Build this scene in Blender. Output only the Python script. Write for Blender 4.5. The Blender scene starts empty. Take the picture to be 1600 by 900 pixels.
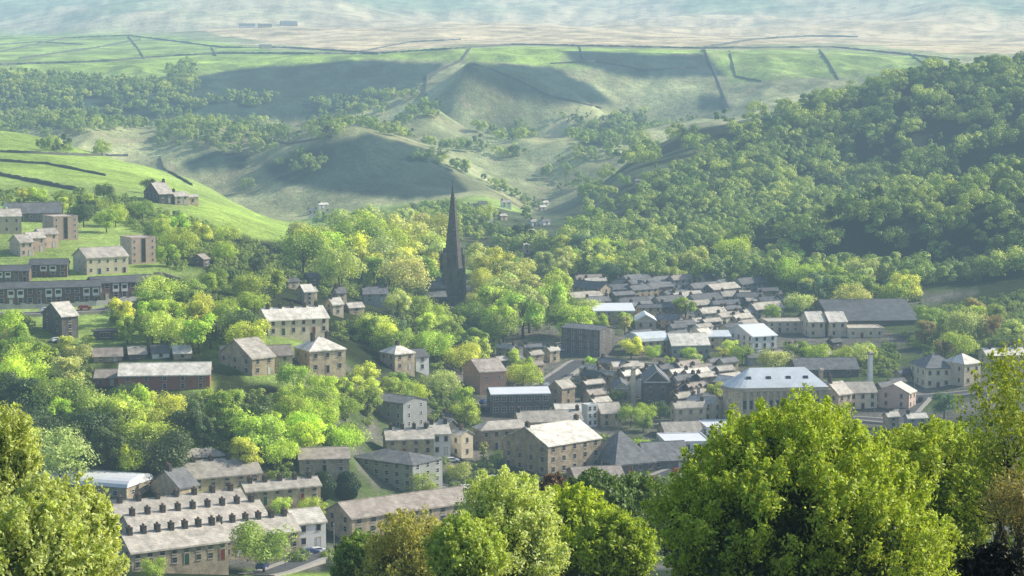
import bpy, math, random
import numpy as np
from mathutils import Vector, Matrix
R = math.radians
C = bpy.context.scene.collection
scene = bpy.context.scene
rnd = random.Random(11)
F, YH, CZ = 3300.0, 120.0, 130.0          # focal length in px of a 1600 wide frame, horizon row, camera height
TH = math.atan((450 - YH) / F)

# ------------------------------------------------------------------ numpy noise
def _h(ix, iy, s):
    n = (ix * 374761393 + iy * 668265263 + s * 974634777) & 0x7fffffff
    n = ((n ^ (n >> 13)) * 1274126177) & 0x7fffffff
    return ((n ^ (n >> 16)) & 0xffff) / 65535.0
def vnoise(x, y, s=0):
    x = np.asarray(x, float); y = np.asarray(y, float)
    ix = np.floor(x).astype(np.int64); iy = np.floor(y).astype(np.int64)
    fx = x - ix; fy = y - iy
    fx = fx * fx * (3 - 2 * fx); fy = fy * fy * (3 - 2 * fy)
    a = _h(ix, iy, s); b = _h(ix + 1, iy, s); c = _h(ix, iy + 1, s); d = _h(ix + 1, iy + 1, s)
    return (a + (b - a) * fx) * (1 - fy) + (c + (d - c) * fx) * fy
def fbm(x, y, s=0, o=4):
    t = 0; a = 0.5
    for k in range(o):
        t = t + a * (vnoise(x, y, s + k) - 0.5) * 2; a *= 0.5; x = x * 2.03 + 7.1; y = y * 2.03 + 3.3
    return t

# ------------------------------------------------------------------ terrain
COLS = [-3500, -600, 0, 150, 300, 450, 600, 750, 850, 1000, 1150, 1300, 1450, 1600, 2200, 5000]
def zrow(z): return ('z', z)
NEAR = [(1, -1.7), (6, -2.6), (20, -6.5), (60, -18), (100, -30), (200, -56), (300, -78)]
ROWS = {
 400: [905, 905, 905, 905, 910, 915, 920, 925, 925, 925, 925, 925, 925, 925, 925, 925],
 450: [845, 845, 850, 850, 872, 887, 892, 895, 898, 898, 898, 898, 898, 898, 898, 898],
 500: [760, 760, 770, 780, 802, 835, 862, 868, 870, 872, 872, 872, 872, 870, 870, 870],
 550: [640, 640, 650, 655, 668, 700, 780, 815, 818, 820, 822, 822, 820, 815, 815, 815],
 600: [575, 575, 590, 600, 595, 612, 705, 750, 755, 758, 760, 762, 760, 755, 755, 755],
 650: [505, 505, 512, 525, 530, 545, 640, 690, 694, 697, 699, 700, 698, 690, 690, 690],
 700: [460, 460, 466, 470, 480, 505, 580, 635, 640, 643, 648, 650, 645, 632, 620, 600],
 750: [425, 425, 430, 432, 440, 472, 530, 588, 592, 596, 600, 602, 598, 580, 560, 540],
 800: [385, 385, 396, 400, 405, 445, 492, 545, 550, 555, 560, 562, 555, 535, 510, 500],
 900: [320, 320, 340, 350, 360, 408, 456, 478, 482, 490, 495, 498, 495, 475, 450, 430],
 1000: [275, 275, 290, 298, 318, 365, 400, 428, 432, 438, 440, 436, 420, 400, 360, 330],
 1150: [235, 235, 248, 262, 296, 352, 370, 372, 376, 378, 385, 372, 345, 320, 250, 220],
 1300: [205, 205, 214, 243, 285, 350, 355, 335, 343, 318, 305, 310, 275, 250, 180, 150],
 1400: [200, 200, 202, 250, 310, 352, 345, 322, 340, 266, 240, 245, 205, 178, 120, 90],
 1500: [220, 220, 235, 285, 325, 345, 320, 306, 338, 240, 192, 170, 128, 112, 60, 40],
 1600: [230, 230, 240, 280, 300, 310, 300, 295, 330, 262, 222, 195, 155, 122, 60, 40],
 1700: [220, 220, 222, 240, 250, 265, 275, 270, 280, 262, 240, 215, 180, 150, 90, 60],
 1900: [175, 175, 178, 184, 192, 212, 200, 188, 200, 215, 195, 178, 165, 150, 90, 60],
 2100: [126, 126, 128, 134, 142, 150, 148, 138, 140, 158, 145, 138, 130, 118, 70, 50],
 2300: [103, 103, 106, 106, 104, 96, 90, 82, 86, 90, 88, 92, 96, 100, 50, 30],
 2600: [86, 86, 88, 87, 84, 80, 78, 74, 73, 72, 74, 78, 80, 82, 40, 20],
 3200: [66, 66, 66, 64, 62, 60, 58, 56, 56, 58, 60, 62, 64, 66, 30, 20],
 4500: [36, 36, 40, 35, 32, 30, 28, 25, 25, 22, 20, 20, 22, 24, 0, 0],
 8000: [-60] * 16, 9000: [-70] * 16}
def zof(py, d): return CZ - d * np.tan(TH + np.arctan((np.asarray(py, float) - 450) / F))
def pchip(xk, yk, x):
    xk = np.asarray(xk, float); yk = np.asarray(yk, float)
    h = np.diff(xk); sh = (slice(None),) + (None,) * (yk.ndim - 1); H = h[sh]
    dl = np.diff(yk, axis=0) / H
    m = np.zeros_like(yk); m[0] = dl[0]; m[-1] = dl[-1]
    a, b = dl[:-1], dl[1:]
    w1 = 2 * H[1:] + H[:-1]; w2 = H[1:] + 2 * H[:-1]
    with np.errstate(divide='ignore', invalid='ignore'):
        hm = (w1 + w2) / (w1 / a + w2 / b)
    m[1:-1] = np.where(a * b > 0, hm, 0)
    i = np.clip(np.searchsorted(xk, x) - 1, 0, len(xk) - 2)
    t = ((x - xk[i]) / h[i])[sh]; hh = h[i][sh]
    return ((2*t**3-3*t**2+1)*yk[i] + (t**3-2*t**2+t)*hh*m[i] + (-2*t**3+3*t**2)*yk[i+1] + (t**3-t**2)*hh*m[i+1])
DK, ZK = [], []
for d, z in NEAR: DK.append(d); ZK.append([CZ + z] * len(COLS))
for d in sorted(ROWS): DK.append(d); ZK.append(list(zof(ROWS[d], d)))
DG = np.concatenate([np.geomspace(1, 60, 40), np.linspace(64, 496, 90), np.arange(500, 1200, 6.), np.arange(1200, 2460, 6.), np.linspace(2470, 3400, 70), np.linspace(3450, 9000, 50)])
PG = np.concatenate([np.linspace(-3500, -500, 30), np.linspace(-450, -120, 16), np.arange(-110, 1712, 4.5), np.linspace(1730, 2200, 16), np.linspace(2300, 5000, 26)])
AG = (PG - 800) / F
z1 = pchip(DK, ZK, DG)                       # rows x cols
ZG = pchip(COLS, z1.T, PG).T.copy()
XG = AG[None, :] * DG[:, None]; YG = np.repeat(DG[:, None], len(AG), 1)
def proj(x, y, z):
    dz = z - CZ
    dep = y * math.cos(TH) - dz * math.sin(TH); up = y * math.sin(TH) + dz * math.cos(TH)
    return 800 + F * x / dep, 450 - F * up / dep
def bump(px, py, d, h, rx, ry, ang=0, p=2):
    """a rounded hill (h > 0) or a hollow (h < 0) of half-axes rx, ry metres, long axis turned by ang degrees"""
    global ZG
    x0 = (px - 800) / F * d
    dx = XG - x0; dy = YG - d; c, s = math.cos(R(ang)), math.sin(R(ang))
    u = (dx * c + dy * s) / rx; v = (-dx * s + dy * c) / ry
    ZG += h * np.exp(-(u * u + v * v) ** (p / 2))
#BUMPS
bump(570, 0, 1640, 40, 70, 110, 12)
bump(620, 0, 1560, -6, 60, 40)
bump(810, 0, 2080, 30, 75, 75, -20); bump(830, 0, 1960, -34, 85, 55, -18)
bump(960, 0, 2120, -24, 110, 60, -8); bump(700, 0, 1980, 22, 26, 200, -12)
bump(330, 0, 1960, -20, 260, 60, 6); bump(560, 0, 1980, -26, 110, 70, 8)
bump(420, 0, 1720, 14, 90, 60, 10); bump(200, 0, 1760, 10, 120, 60)
bump(1040, 0, 1880, 18, 60, 90, 15); bump(1090, 0, 2020, -14, 50, 60)
bump(930, 0, 1760, 16, 60, 70, 25)
def sst(a, b, x):
    t = np.clip((x - a) / (b - a), 0, 1); return t * t * (3 - 2 * t)
far = sst(1350, 1700, YG) * (1 - 0.75 * sst(2200, 2500, YG))
rid = 1 - np.abs(fbm(XG / 150, YG / 220, 5, 4)) * 2.2
ZG += far * (rid * 10 - 5 + fbm(XG / 38, YG / 60, 9, 4) * 3.5)
ZG += sst(900, 1200, YG) * (1 - sst(1350, 1600, YG)) * fbm(XG / 70, YG / 70, 3, 3) * 4
# ribs and gullies down the wooded valley side on the right
_w = sst(60 + 90 * sst(1080, 1180, YG), 180 + 110 * sst(1080, 1180, YG), XG) * sst(950, 1050, YG) * (1 - sst(1330, 1460, YG))
_p = (0.30 * XG + 0.95 * YG) / 175 + fbm(XG / 160, YG / 160, 44, 3) * .9
ZG += _w * (22 * np.sin(2 * np.pi * _p) + 6 * np.sin(4 * np.pi * _p + 1.2) + fbm(XG / 70, YG / 70, 46, 3) * 12)
ZG += sst(2900, 4500, YG) * fbm(XG / 700, YG / 800, 31, 5) * 75
ZG += fbm(XG / 12, YG / 12, 21, 2) * 0.25 * sst(20, 90, YG)
def H(x, y):
    x = np.asarray(x, float); y = np.asarray(y, float)
    a = x / np.maximum(y, 1)
    j = np.clip(np.searchsorted(AG, a) - 1, 0, len(AG) - 2); i = np.clip(np.searchsorted(DG, y) - 1, 0, len(DG) - 2)
    t = np.clip((a - AG[j]) / (AG[j+1] - AG[j]), 0, 1); s = np.clip((y - DG[i]) / (DG[i+1] - DG[i]), 0, 1)
    return (ZG[i, j] * (1-t) + ZG[i, j+1] * t) * (1-s) + (ZG[i+1, j] * (1-t) + ZG[i+1, j+1] * t) * s
_S = np.concatenate([np.arange(15, 500, 1.0), np.arange(500, 2500, 1.5), np.arange(2500, 8500, 10)])
def at(px, py, dmin=15):
    """where the ground is under a pixel of the photograph, as a world point"""
    k = math.cos(TH) + (450 - py) / F * math.sin(TH)
    t = _S / k; x = t * (px - 800) / F; z = CZ + t * (-math.sin(TH) + (450 - py) / F * math.cos(TH))
    g = H(x, _S); ok = np.nonzero((z <= g) & (_S >= dmin))[0]
    i = ok[0] if len(ok) else len(_S) - 1
    y = _S[i]
    if i > 0 and len(ok):
        f0 = z[i-1] - g[i-1]; f1 = z[i] - g[i]
        if f0 > 0: y = _S[i-1] + (_S[i] - _S[i-1]) * f0 / (f0 - f1)
    x = y / k * (px - 800) / F
    return Vector((x, y, float(H(x, y))))

# ------------------------------------------------------------------ object helpers
def mesh(name, verts, faces, mats=(), midx=None, smooth=False):
    me = bpy.data.meshes.new(name); me.from_pydata([tuple(v) for v in verts], [], faces)
    for m in mats: me.materials.append(m)
    if midx is not None: me.polygons.foreach_set('material_index', midx)
    if smooth: me.polygons.foreach_set('use_smooth', [True] * len(faces))
    me.update(); return me
def link(name, data, parent=None, loc=(0, 0, 0), rz=0.0):
    o = bpy.data.objects.new(name, data); C.objects.link(o)
    o.location = loc; o.rotation_euler = (0, 0, rz)
    if parent is not None: o.parent = parent
    return o
def tag(o, label, cat=None, group=None, kind=None):
    if label: o['label'] = label
    if cat: o['category'] = cat
    if group: o['group'] = group
    if kind: o['kind'] = kind
    return o
class MB:
    """collects boxes, prisms and tubes with a material slot each"""
    def __init__(s): s.v = []; s.f = []; s.m = []
    def add(s, vs, fs, m=0):
        n = len(s.v); s.v += [tuple(v) for v in vs]; s.f += [tuple(i + n for i in f) for f in fs]; s.m += [m] * len(fs)
    def box(s, x0, x1, y0, y1, z0, z1, m=0):
        s.add([(x0,y0,z0),(x1,y0,z0),(x1,y1,z0),(x0,y1,z0),(x0,y0,z1),(x1,y0,z1),(x1,y1,z1),(x0,y1,z1)],
              [(3,2,1,0),(4,5,6,7),(0,1,5,4),(1,2,6,5),(2,3,7,6),(3,0,4,7)], m)
    def ring(s, cx, cy, prof, n=8, m=0, ph=0.0, sx=1, sy=1):
        vs = []; fs = []
        for r, z in prof:
            for k in range(n):
                a = ph + 2 * math.pi * k / n; vs.append((cx + r * sx * math.cos(a), cy + r * sy * math.sin(a), z))
        for i in range(len(prof) - 1):
            for k in range(n):
                k2 = (k + 1) % n; fs.append((i*n+k, i*n+k2, (i+1)*n+k2, (i+1)*n+k))
        fs.append(tuple(range(n))[::-1]); fs.append(tuple((len(prof)-1)*n + k for k in range(n)))
        s.add(vs, fs, m)
    def tube(s, p0, p1, r0, r1, n=6, m=0):
        p0 = Vector(p0); p1 = Vector(p1); d = (p1 - p0); 
        if d.length < 1e-6: return
        d.normalize(); a = d.orthogonal().normalized(); b = d.cross(a)
        vs = [p + (a * math.cos(t) + b * math.sin(t)) * r for p, r in ((p0, r0), (p1, r1)) for t in [2*math.pi*k/n for k in range(n)]]
        s.add(vs, [(k, (k+1) % n, n + (k+1) % n, n + k) for k in range(n)], m)
    def mesh(s, name, mats, smooth=False): return mesh(name, s.v, s.f, mats, s.m, smooth)

# ------------------------------------------------------------------ materials
def mat(name, col, rough=0.9, var=0.25, scale=1.5, bump=0.15, col2=None, spec=0.3, metal=0.0, obj_random=0.0, big=0.0):
    m = bpy.data.materials.new(name); m.use_nodes = True
    nt = m.node_tree; N = nt.nodes; L = nt.links; b = N['Principled BSDF']
    b.inputs['Roughness'].default_value = rough; b.inputs['Specular IOR Level'].default_value = spec; b.inputs['Metallic'].default_value = metal
    tc = N.new('ShaderNodeTexCoord'); nz = N.new('ShaderNodeTexNoise'); nz.inputs['Scale'].default_value = scale; nz.inputs['Detail'].default_value = 6; nz.inputs['Roughness'].default_value = 0.65
    L.new(tc.outputs['Object'], nz.inputs['Vector'])
    ra = N.new('ShaderNodeValToRGB'); L.new(nz.outputs['Fac'], ra.inputs['Fac'])
    c2 = col2 or col
    lo = [c * (1 - var) for c in col]; hi = [min(1, c * (1 + var)) for c in c2]
    ra.color_ramp.elements[0].position = 0.32; ra.color_ramp.elements[0].color = (*lo, 1)
    ra.color_ramp.elements[1].position = 0.68; ra.color_ramp.elements[1].color = (*hi, 1)
    out = ra.outputs['Color']
    if big:
        n2 = N.new('ShaderNodeTexNoise'); n2.inputs['Scale'].default_value = scale * 0.16; L.new(tc.outputs['Object'], n2.inputs['Vector'])
        mr = N.new('ShaderNodeMapRange'); mr.inputs['To Min'].default_value = 1 - big; mr.inputs['To Max'].default_value = 1 + big; L.new(n2.outputs['Fac'], mr.inputs['Value'])
        mx = N.new('ShaderNodeVectorMath'); mx.operation = 'SCALE'; L.new(out, mx.inputs[0]); L.new(mr.outputs['Result'], mx.inputs['Scale']); out = mx.outputs[0]
    if obj_random:
        oi = N.new('ShaderNodeObjectInfo'); mr = N.new('ShaderNodeMapRange'); mr.inputs['To Min'].default_value = 1 - obj_random; mr.inputs['To Max'].default_value = 1 + obj_random; L.new(oi.outputs['Random'], mr.inputs['Value'])
        mx = N.new('ShaderNodeVectorMath'); mx.operation = 'SCALE'; L.new(out, mx.inputs[0]); L.new(mr.outputs['Result'], mx.inputs['Scale']); out = mx.outputs[0]
    L.new(out, b.inputs['Base Color'])
    if bump:
        bp = N.new('ShaderNodeBump'); bp.inputs['Strength'].default_value = bump; bp.inputs['Distance'].default_value = 0.1; L.new(nz.outputs['Fac'], bp.inputs['Height']); L.new(bp.outputs['Normal'], b.inputs['Normal'])
    return m
def glass_mat(name, col, rough=0.12):
    m = mat(name, col, rough, 0.3, 0.4, 0, spec=0.6); return m

# ground: land cover, with some painted hill shade, held in a colour attribute of the world-space sheet, broken up by several scales of noise
def ground_mat():
    m = bpy.data.materials.new('ground_cover'); m.use_nodes = True
    nt = m.node_tree; N = nt.nodes; L = nt.links; b = N['Principled BSDF']; b.inputs['Roughness'].default_value = 1; b.inputs['Specular IOR Level'].default_value = 0.1
    at_ = N.new('ShaderNodeAttribute'); at_.attribute_name = 'cover'
    g = N.new('ShaderNodeNewGeometry'); cur = at_.outputs['Color']
    for sc, lo, hi, det in ((0.012, 0.70, 1.28, 6), (0.045, 0.74, 1.24, 7), (0.2, 0.78, 1.22, 5), (0.9, 0.7, 1.3, 3)):
        nz = N.new('ShaderNodeTexNoise'); nz.inputs['Scale'].default_value = sc; nz.inputs['Detail'].default_value = det; nz.inputs['Roughness'].default_value = 0.6
        L.new(g.outputs['Position'], nz.inputs['Vector'])
        mr = N.new('ShaderNodeMapRange'); mr.inputs['From Min'].default_value = 0.3; mr.inputs['From Max'].default_value = 0.7; mr.inputs['To Min'].default_value = lo; mr.inputs['To Max'].default_value = hi
        L.new(nz.outputs['Fac'], mr.inputs['Value'])
        mx = N.new('ShaderNodeVectorMath'); mx.operation = 'SCALE'; L.new(cur, mx.inputs[0]); L.new(mr.outputs['Result'], mx.inputs['Scale']); cur = mx.outputs[0]
    # warm dry tufts through the rough grazing
    nz = N.new('ShaderNodeTexNoise'); nz.inputs['Scale'].default_value = 0.03; nz.inputs['Detail'].default_value = 8; nz.inputs['Roughness'].default_value = 0.75; L.new(g.outputs['Position'], nz.inputs['Vector'])
    mr = N.new('ShaderNodeMapRange'); mr.inputs['From Min'].default_value = 0.52; mr.inputs['From Max'].default_value = 0.66; L.new(nz.outputs['Fac'], mr.inputs['Value'])
    ml = N.new('ShaderNodeMath'); ml.operation = 'MULTIPLY'; L.new(mr.outputs['Result'], ml.inputs[0]); L.new(at_.outputs['Alpha'], ml.inputs[1])
    mx = N.new('ShaderNodeMix'); mx.data_type = 'RGBA'; L.new(ml.outputs[0], mx.inputs['Factor']); L.new(cur, mx.inputs[6]); mx.inputs[7].default_value = (0.55, 0.44, 0.27, 1)
    L.new(mx.outputs[2], b.inputs['Base Color'])
    nb = N.new('ShaderNodeTexNoise'); nb.inputs['Scale'].default_value = 0.07; nb.inputs['Detail'].default_value = 9; nb.inputs['Roughness'].default_value = 0.7; L.new(g.outputs['Position'], nb.inputs['Vector'])
    bp = N.new('ShaderNodeBump'); bp.inputs['Strength'].default_value = 0.7; bp.inputs['Distance'].default_value = 5.0; L.new(nb.outputs['Fac'], bp.inputs['Height']); L.new(bp.outputs['Normal'], b.inputs['Normal'])
    return m
PASTURE = (0.33, 0.45, 0.11); BRIGHT = (0.36, 0.50, 0.10); ROUGH = (0.36, 0.38, 0.18); MOOR = (0.66, 0.53, 0.32); BLUFF_SHADE = (0.035, 0.062, 0.045)  # last colour: dark bracken with the far bluffs' shade painted in
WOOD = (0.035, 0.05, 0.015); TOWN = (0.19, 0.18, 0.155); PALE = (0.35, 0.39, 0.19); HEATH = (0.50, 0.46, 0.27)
def inpoly(px, py, poly):
    r = np.zeros(px.shape, bool); n = len(poly)
    for i in range(n):
        (x1, y1), (x2, y2) = poly[i], poly[(i+1) % n]
        c = ((y1 > py) != (y2 > py)) & (px < (x2 - x1) * (py - y1) / ((y2 - y1) or 1e-9) + x1); r ^= c
    return r
COVER = [  # (colour, dryness, nearest, farthest, outline)
 (MOOR, .6, 2200, 9000, [(330,30),(700,22),(1800,22),(1800,84),(1480,84),(1330,66),(1100,72),(860,70),(730,70),(560,82),(420,66),(300,48)]),
 (PASTURE, .05, 1500, 9000, [(-200,58),(130,50),(260,56),(420,76),(560,84),(735,72),(735,95),(600,92),(480,100),(330,116),(200,122),(0,112),(-200,110)]),
 (BRIGHT, .05, 1500, 9000, [(0,100),(200,84),(330,88),(560,86),(700,80),(620,92),(470,98),(300,112),(120,112)]),
 (BRIGHT, .05, 1500, 9000, [(738,74),(870,74),(1100,78),(1110,84),(900,84),(870,92),(940,108),(800,100),(735,94)]),
 (PASTURE, .5, 1500, 9000, [(1100,78),(1300,78),(1480,92),(1490,112),(1310,120),(1140,130)]),
 (BLUFF_SHADE, 0, 1500, 9000, [(-200,108),(0,112),(130,118),(250,128),(380,108),(540,94),(690,97),(670,130),(600,158),(480,190),(380,190),(250,185),(100,200),(-200,200)]),
 (BLUFF_SHADE, 0, 1500, 9000, [(728,97),(860,104),(920,130),(955,166),(880,164),(790,150),(735,118)]),
 (BLUFF_SHADE, 0, 1500, 9000, [(868,80),(1100,86),(1135,118),(1030,124),(960,118),(900,98)]),
 (BLUFF_SHADE, 0, 1450, 9000, [(415,262),(500,226),(572,208),(650,228),(700,262),(728,300),(640,312),(520,304),(430,285)]),
 (BLUFF_SHADE, 0, 1500, 9000, [(280,250),(340,232),(400,240),(390,265),(300,268)]),
 (BLUFF_SHADE, 0, 1500, 9000, [(920,196),(1010,180),(1010,215),(930,235),(900,215)]),
 (BLUFF_SHADE, 0, 1500, 9000, [(1090,152),(1130,150),(1140,172),(1095,176)]),
 (PALE, .8, 1500, 9000, [(600,190),(700,120),(730,130),(760,200),(860,230),(900,260),(830,310),(740,300),(690,240)]),
 (BRIGHT, 0, 800, 1450, [(290,320),(420,322),(505,348),(498,380),(400,376),(300,350)]),
 (BRIGHT, 0, 600, 1450, [(-50,195),(60,205),(170,238),(240,262),(330,320),(200,290),(-50,262)]),
]
def cover():
    PXg, PYg = proj(XG, YG, ZG)
    wx = PXg + fbm(XG / 50, YG / 50, 2, 5) * 16; wy = PYg + fbm(XG / 50 + 9, YG / 50, 4, 5) * 4
    col = np.zeros(XG.shape + (4,)); col[..., 3] = 0.1; col[..., :3] = PASTURE
    def put(mask, c, a): col[mask, :3] = c; col[mask, 3] = a
    put(YG > 1470, ROUGH, 0.55); put(YG > 2900, HEATH, .4)
    hn = fbm(XG / 260, YG / 420, 90, 4); put((YG > 3000) & (hn < -.12), (0.58, 0.50, 0.30), .4); put((YG > 3000) & (hn > .04), (0.30, 0.34, 0.17), .3)
    # right hill: woodland floor and painted shade; town floor; near slopes (outlines in valley metres, frayed by noise)
    u = PXg; n1 = fbm(XG / 45, YG / 45, 12, 3) * 60; n2 = fbm(XG / 18, YG / 18, 14, 3); X2 = XG + n1; Y2 = YG + n1
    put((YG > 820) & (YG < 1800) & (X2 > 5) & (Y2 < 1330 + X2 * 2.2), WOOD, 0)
    put((YG > 470) & (Y2 < 1010) & (X2 > -45 - (YG - 500) * 0.04) & (X2 < 210), TOWN, 0)
    put((YG > 470) & (Y2 < 1010) & (X2 > -45 - (YG - 500) * 0.04) & (X2 < 210) & (n2 > 0.02), (0.09, 0.13, 0.04), 0)
    put(inpoly(u, PYg, [(815,345),(950,245),(1120,170),(1240,130),(1310,150),(1160,225),(1020,300),(1000,345),(900,375),(830,380)]) & (YG > 1020) & (YG < 1600), (0.10, 0.135, 0.07), .25)  # bare flank: green darkened to carry the shade it lies in
    put((YG > 980) & (YG < 1500) & (X2 > 60) & (np.cos(2 * np.pi * ((0.30 * XG + 0.95 * YG) / 175 + fbm(XG / 160, YG / 160, 44, 3) * .9)) > .35), (0.022, 0.038, 0.02), 0)  # shadow bands painted dark on the camera-facing sides of the ribs
    put((YG > 1080) & (Y2 < 1400) & (XG > -35) & (X2 < 10), (0.12, 0.15, 0.07), 0.2)
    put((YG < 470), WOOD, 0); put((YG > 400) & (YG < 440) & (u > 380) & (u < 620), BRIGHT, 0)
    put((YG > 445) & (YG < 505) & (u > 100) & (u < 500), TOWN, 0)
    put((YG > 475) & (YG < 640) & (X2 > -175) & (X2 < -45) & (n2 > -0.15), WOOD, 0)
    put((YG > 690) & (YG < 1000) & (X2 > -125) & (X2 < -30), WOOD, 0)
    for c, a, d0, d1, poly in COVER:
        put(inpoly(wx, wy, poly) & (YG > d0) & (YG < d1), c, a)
    # cover colours give way to each other over some metres, not along a line
    for ax in (0, 1):
        for _ in range(1): col = (np.roll(col, 1, ax) + 2 * col + np.roll(col, -1, ax)) / 4
    rough = sst(1350, 1600, YG)[..., None]; m1 = fbm(XG / 26, YG / 40, 81, 4)[..., None]; m2 = fbm(XG / 90, YG / 120, 85, 4)[..., None]
    col[..., :3] *= 1 + rough * np.clip(m1 * .8 + m2 * .45, -.34, .34)
    return col
def build_ground():
    nr, nc = XG.shape
    v = np.stack([XG, YG, ZG], -1).reshape(-1, 3)
    i = np.arange(nr - 1)[:, None] * nc + np.arange(nc - 1)[None, :]
    f = np.stack([i, i + 1, i + nc + 1, i + nc], -1).reshape(-1, 4)
    me = bpy.data.meshes.new('hillside'); me.vertices.add(len(v)); me.vertices.foreach_set('co', v.ravel())
    me.loops.add(f.size); me.loops.foreach_set('vertex_index', f.ravel()); me.polygons.add(len(f))
    me.polygons.foreach_set('loop_start', np.arange(len(f)) * 4); me.polygons.foreach_set('use_smooth', np.ones(len(f), bool))
    me.update(calc_edges=True)
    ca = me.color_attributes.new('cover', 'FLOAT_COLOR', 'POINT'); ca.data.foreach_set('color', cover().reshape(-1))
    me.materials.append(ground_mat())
    tag(link('hills', me), 'valley sides, farmland and moor rolling away to the horizon', kind='structure')
build_ground()

# ------------------------------------------------------------------ camera, sun, sky, haze
cam = bpy.data.cameras.new('camera'); cam.sensor_width = 36; cam.lens = 36 * F / 1600; cam.clip_end = 20000; cam.clip_start = 0.3
co = bpy.data.objects.new('camera', cam); C.objects.link(co); co.location = (0, 0, CZ); co.rotation_euler = (R(90) - TH, 0, 0); scene.camera = co
SUN_EL, SUN_AZ = R(34), R(72)              # azimuth from the view direction (+Y) turning right (+X)
sl = bpy.data.lights.new('sun', 'SUN'); sl.energy = 5.0; sl.angle = R(0.6); sl.color = (1.0, 0.93, 0.78)
so = bpy.data.objects.new('sun', sl); C.objects.link(so)
sd = Vector((math.sin(SUN_AZ) * math.cos(SUN_EL), math.cos(SUN_AZ) * math.cos(SUN_EL), math.sin(SUN_EL)))
so.rotation_euler = sd.to_track_quat('Z', 'Y').to_euler()
w = bpy.data.worlds.new('World'); scene.world = w; w.use_nodes = True
bg = w.node_tree.nodes['Background']; sk = w.node_tree.nodes.new('ShaderNodeTexSky'); sk.sky_type = 'NISHITA'; sk.sun_disc = False
sk.sun_elevation = SUN_EL; sk.sun_rotation = SUN_AZ; sk.air_density = 1.0; sk.dust_density = 1.5
w.node_tree.links.new(sk.outputs[0], bg.inputs['Color']); bg.inputs['Strength'].default_value = 0.15
scene.view_settings.view_transform = 'Standard'; scene.view_settings.look = 'None'; scene.view_settings.exposure = 0
scene.cycles.max_bounces = 6; scene.cycles.diffuse_bounces = 3; scene.cycles.transmission_bounces = 3; scene.cycles.glossy_bounces = 2; scene.cycles.volume_bounces = 0; scene.cycles.transparent_max_bounces = 8
def haze():
    b = MB()      # a layer of air that lies low over the town and deepens over the far moor
    sec = [(-400, 190), (1500, 200), (9000, 760), (12000, 800)]; vs = [(x, y, z) for y, t in sec for x, z in ((-9000, -150), (9000, -150), (9000, t), (-9000, t))]
    b.add(vs, [(3,2,1,0), (12,13,14,15)] + [(i*4+k, i*4+(k+1)%4, i*4+4+(k+1)%4, i*4+4+k)[::-1] for i in range(3) for k in range(4)])
    m = bpy.data.materials.new('haze'); m.use_nodes = True; m.cycles.homogeneous_volume = True; nt = m.node_tree; nt.nodes.remove(nt.nodes['Principled BSDF'])
    out = nt.nodes['Material Output']
    ab = nt.nodes.new('ShaderNodeVolumeAbsorption'); ab.inputs['Color'].default_value = (0, 0, 0, 1); ab.inputs['Density'].default_value = SIG
    em = nt.nodes.new('ShaderNodeEmission'); em.inputs['Color'].default_value = (*HAZE, 1); em.inputs['Strength'].default_value = SIG
    ad = nt.nodes.new('ShaderNodeAddShader'); nt.links.new(ab.outputs[0], ad.inputs[0]); nt.links.new(em.outputs[0], ad.inputs[1]); nt.links.new(ad.outputs[0], out.inputs['Volume'])
    tag(link('haze', b.mesh('haze', [m])), 'thin blue haze filling the valley air', kind='structure')
SIG = 1 / 6800; HAZE = (0.54, 0.82, 1.0)
haze()
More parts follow.
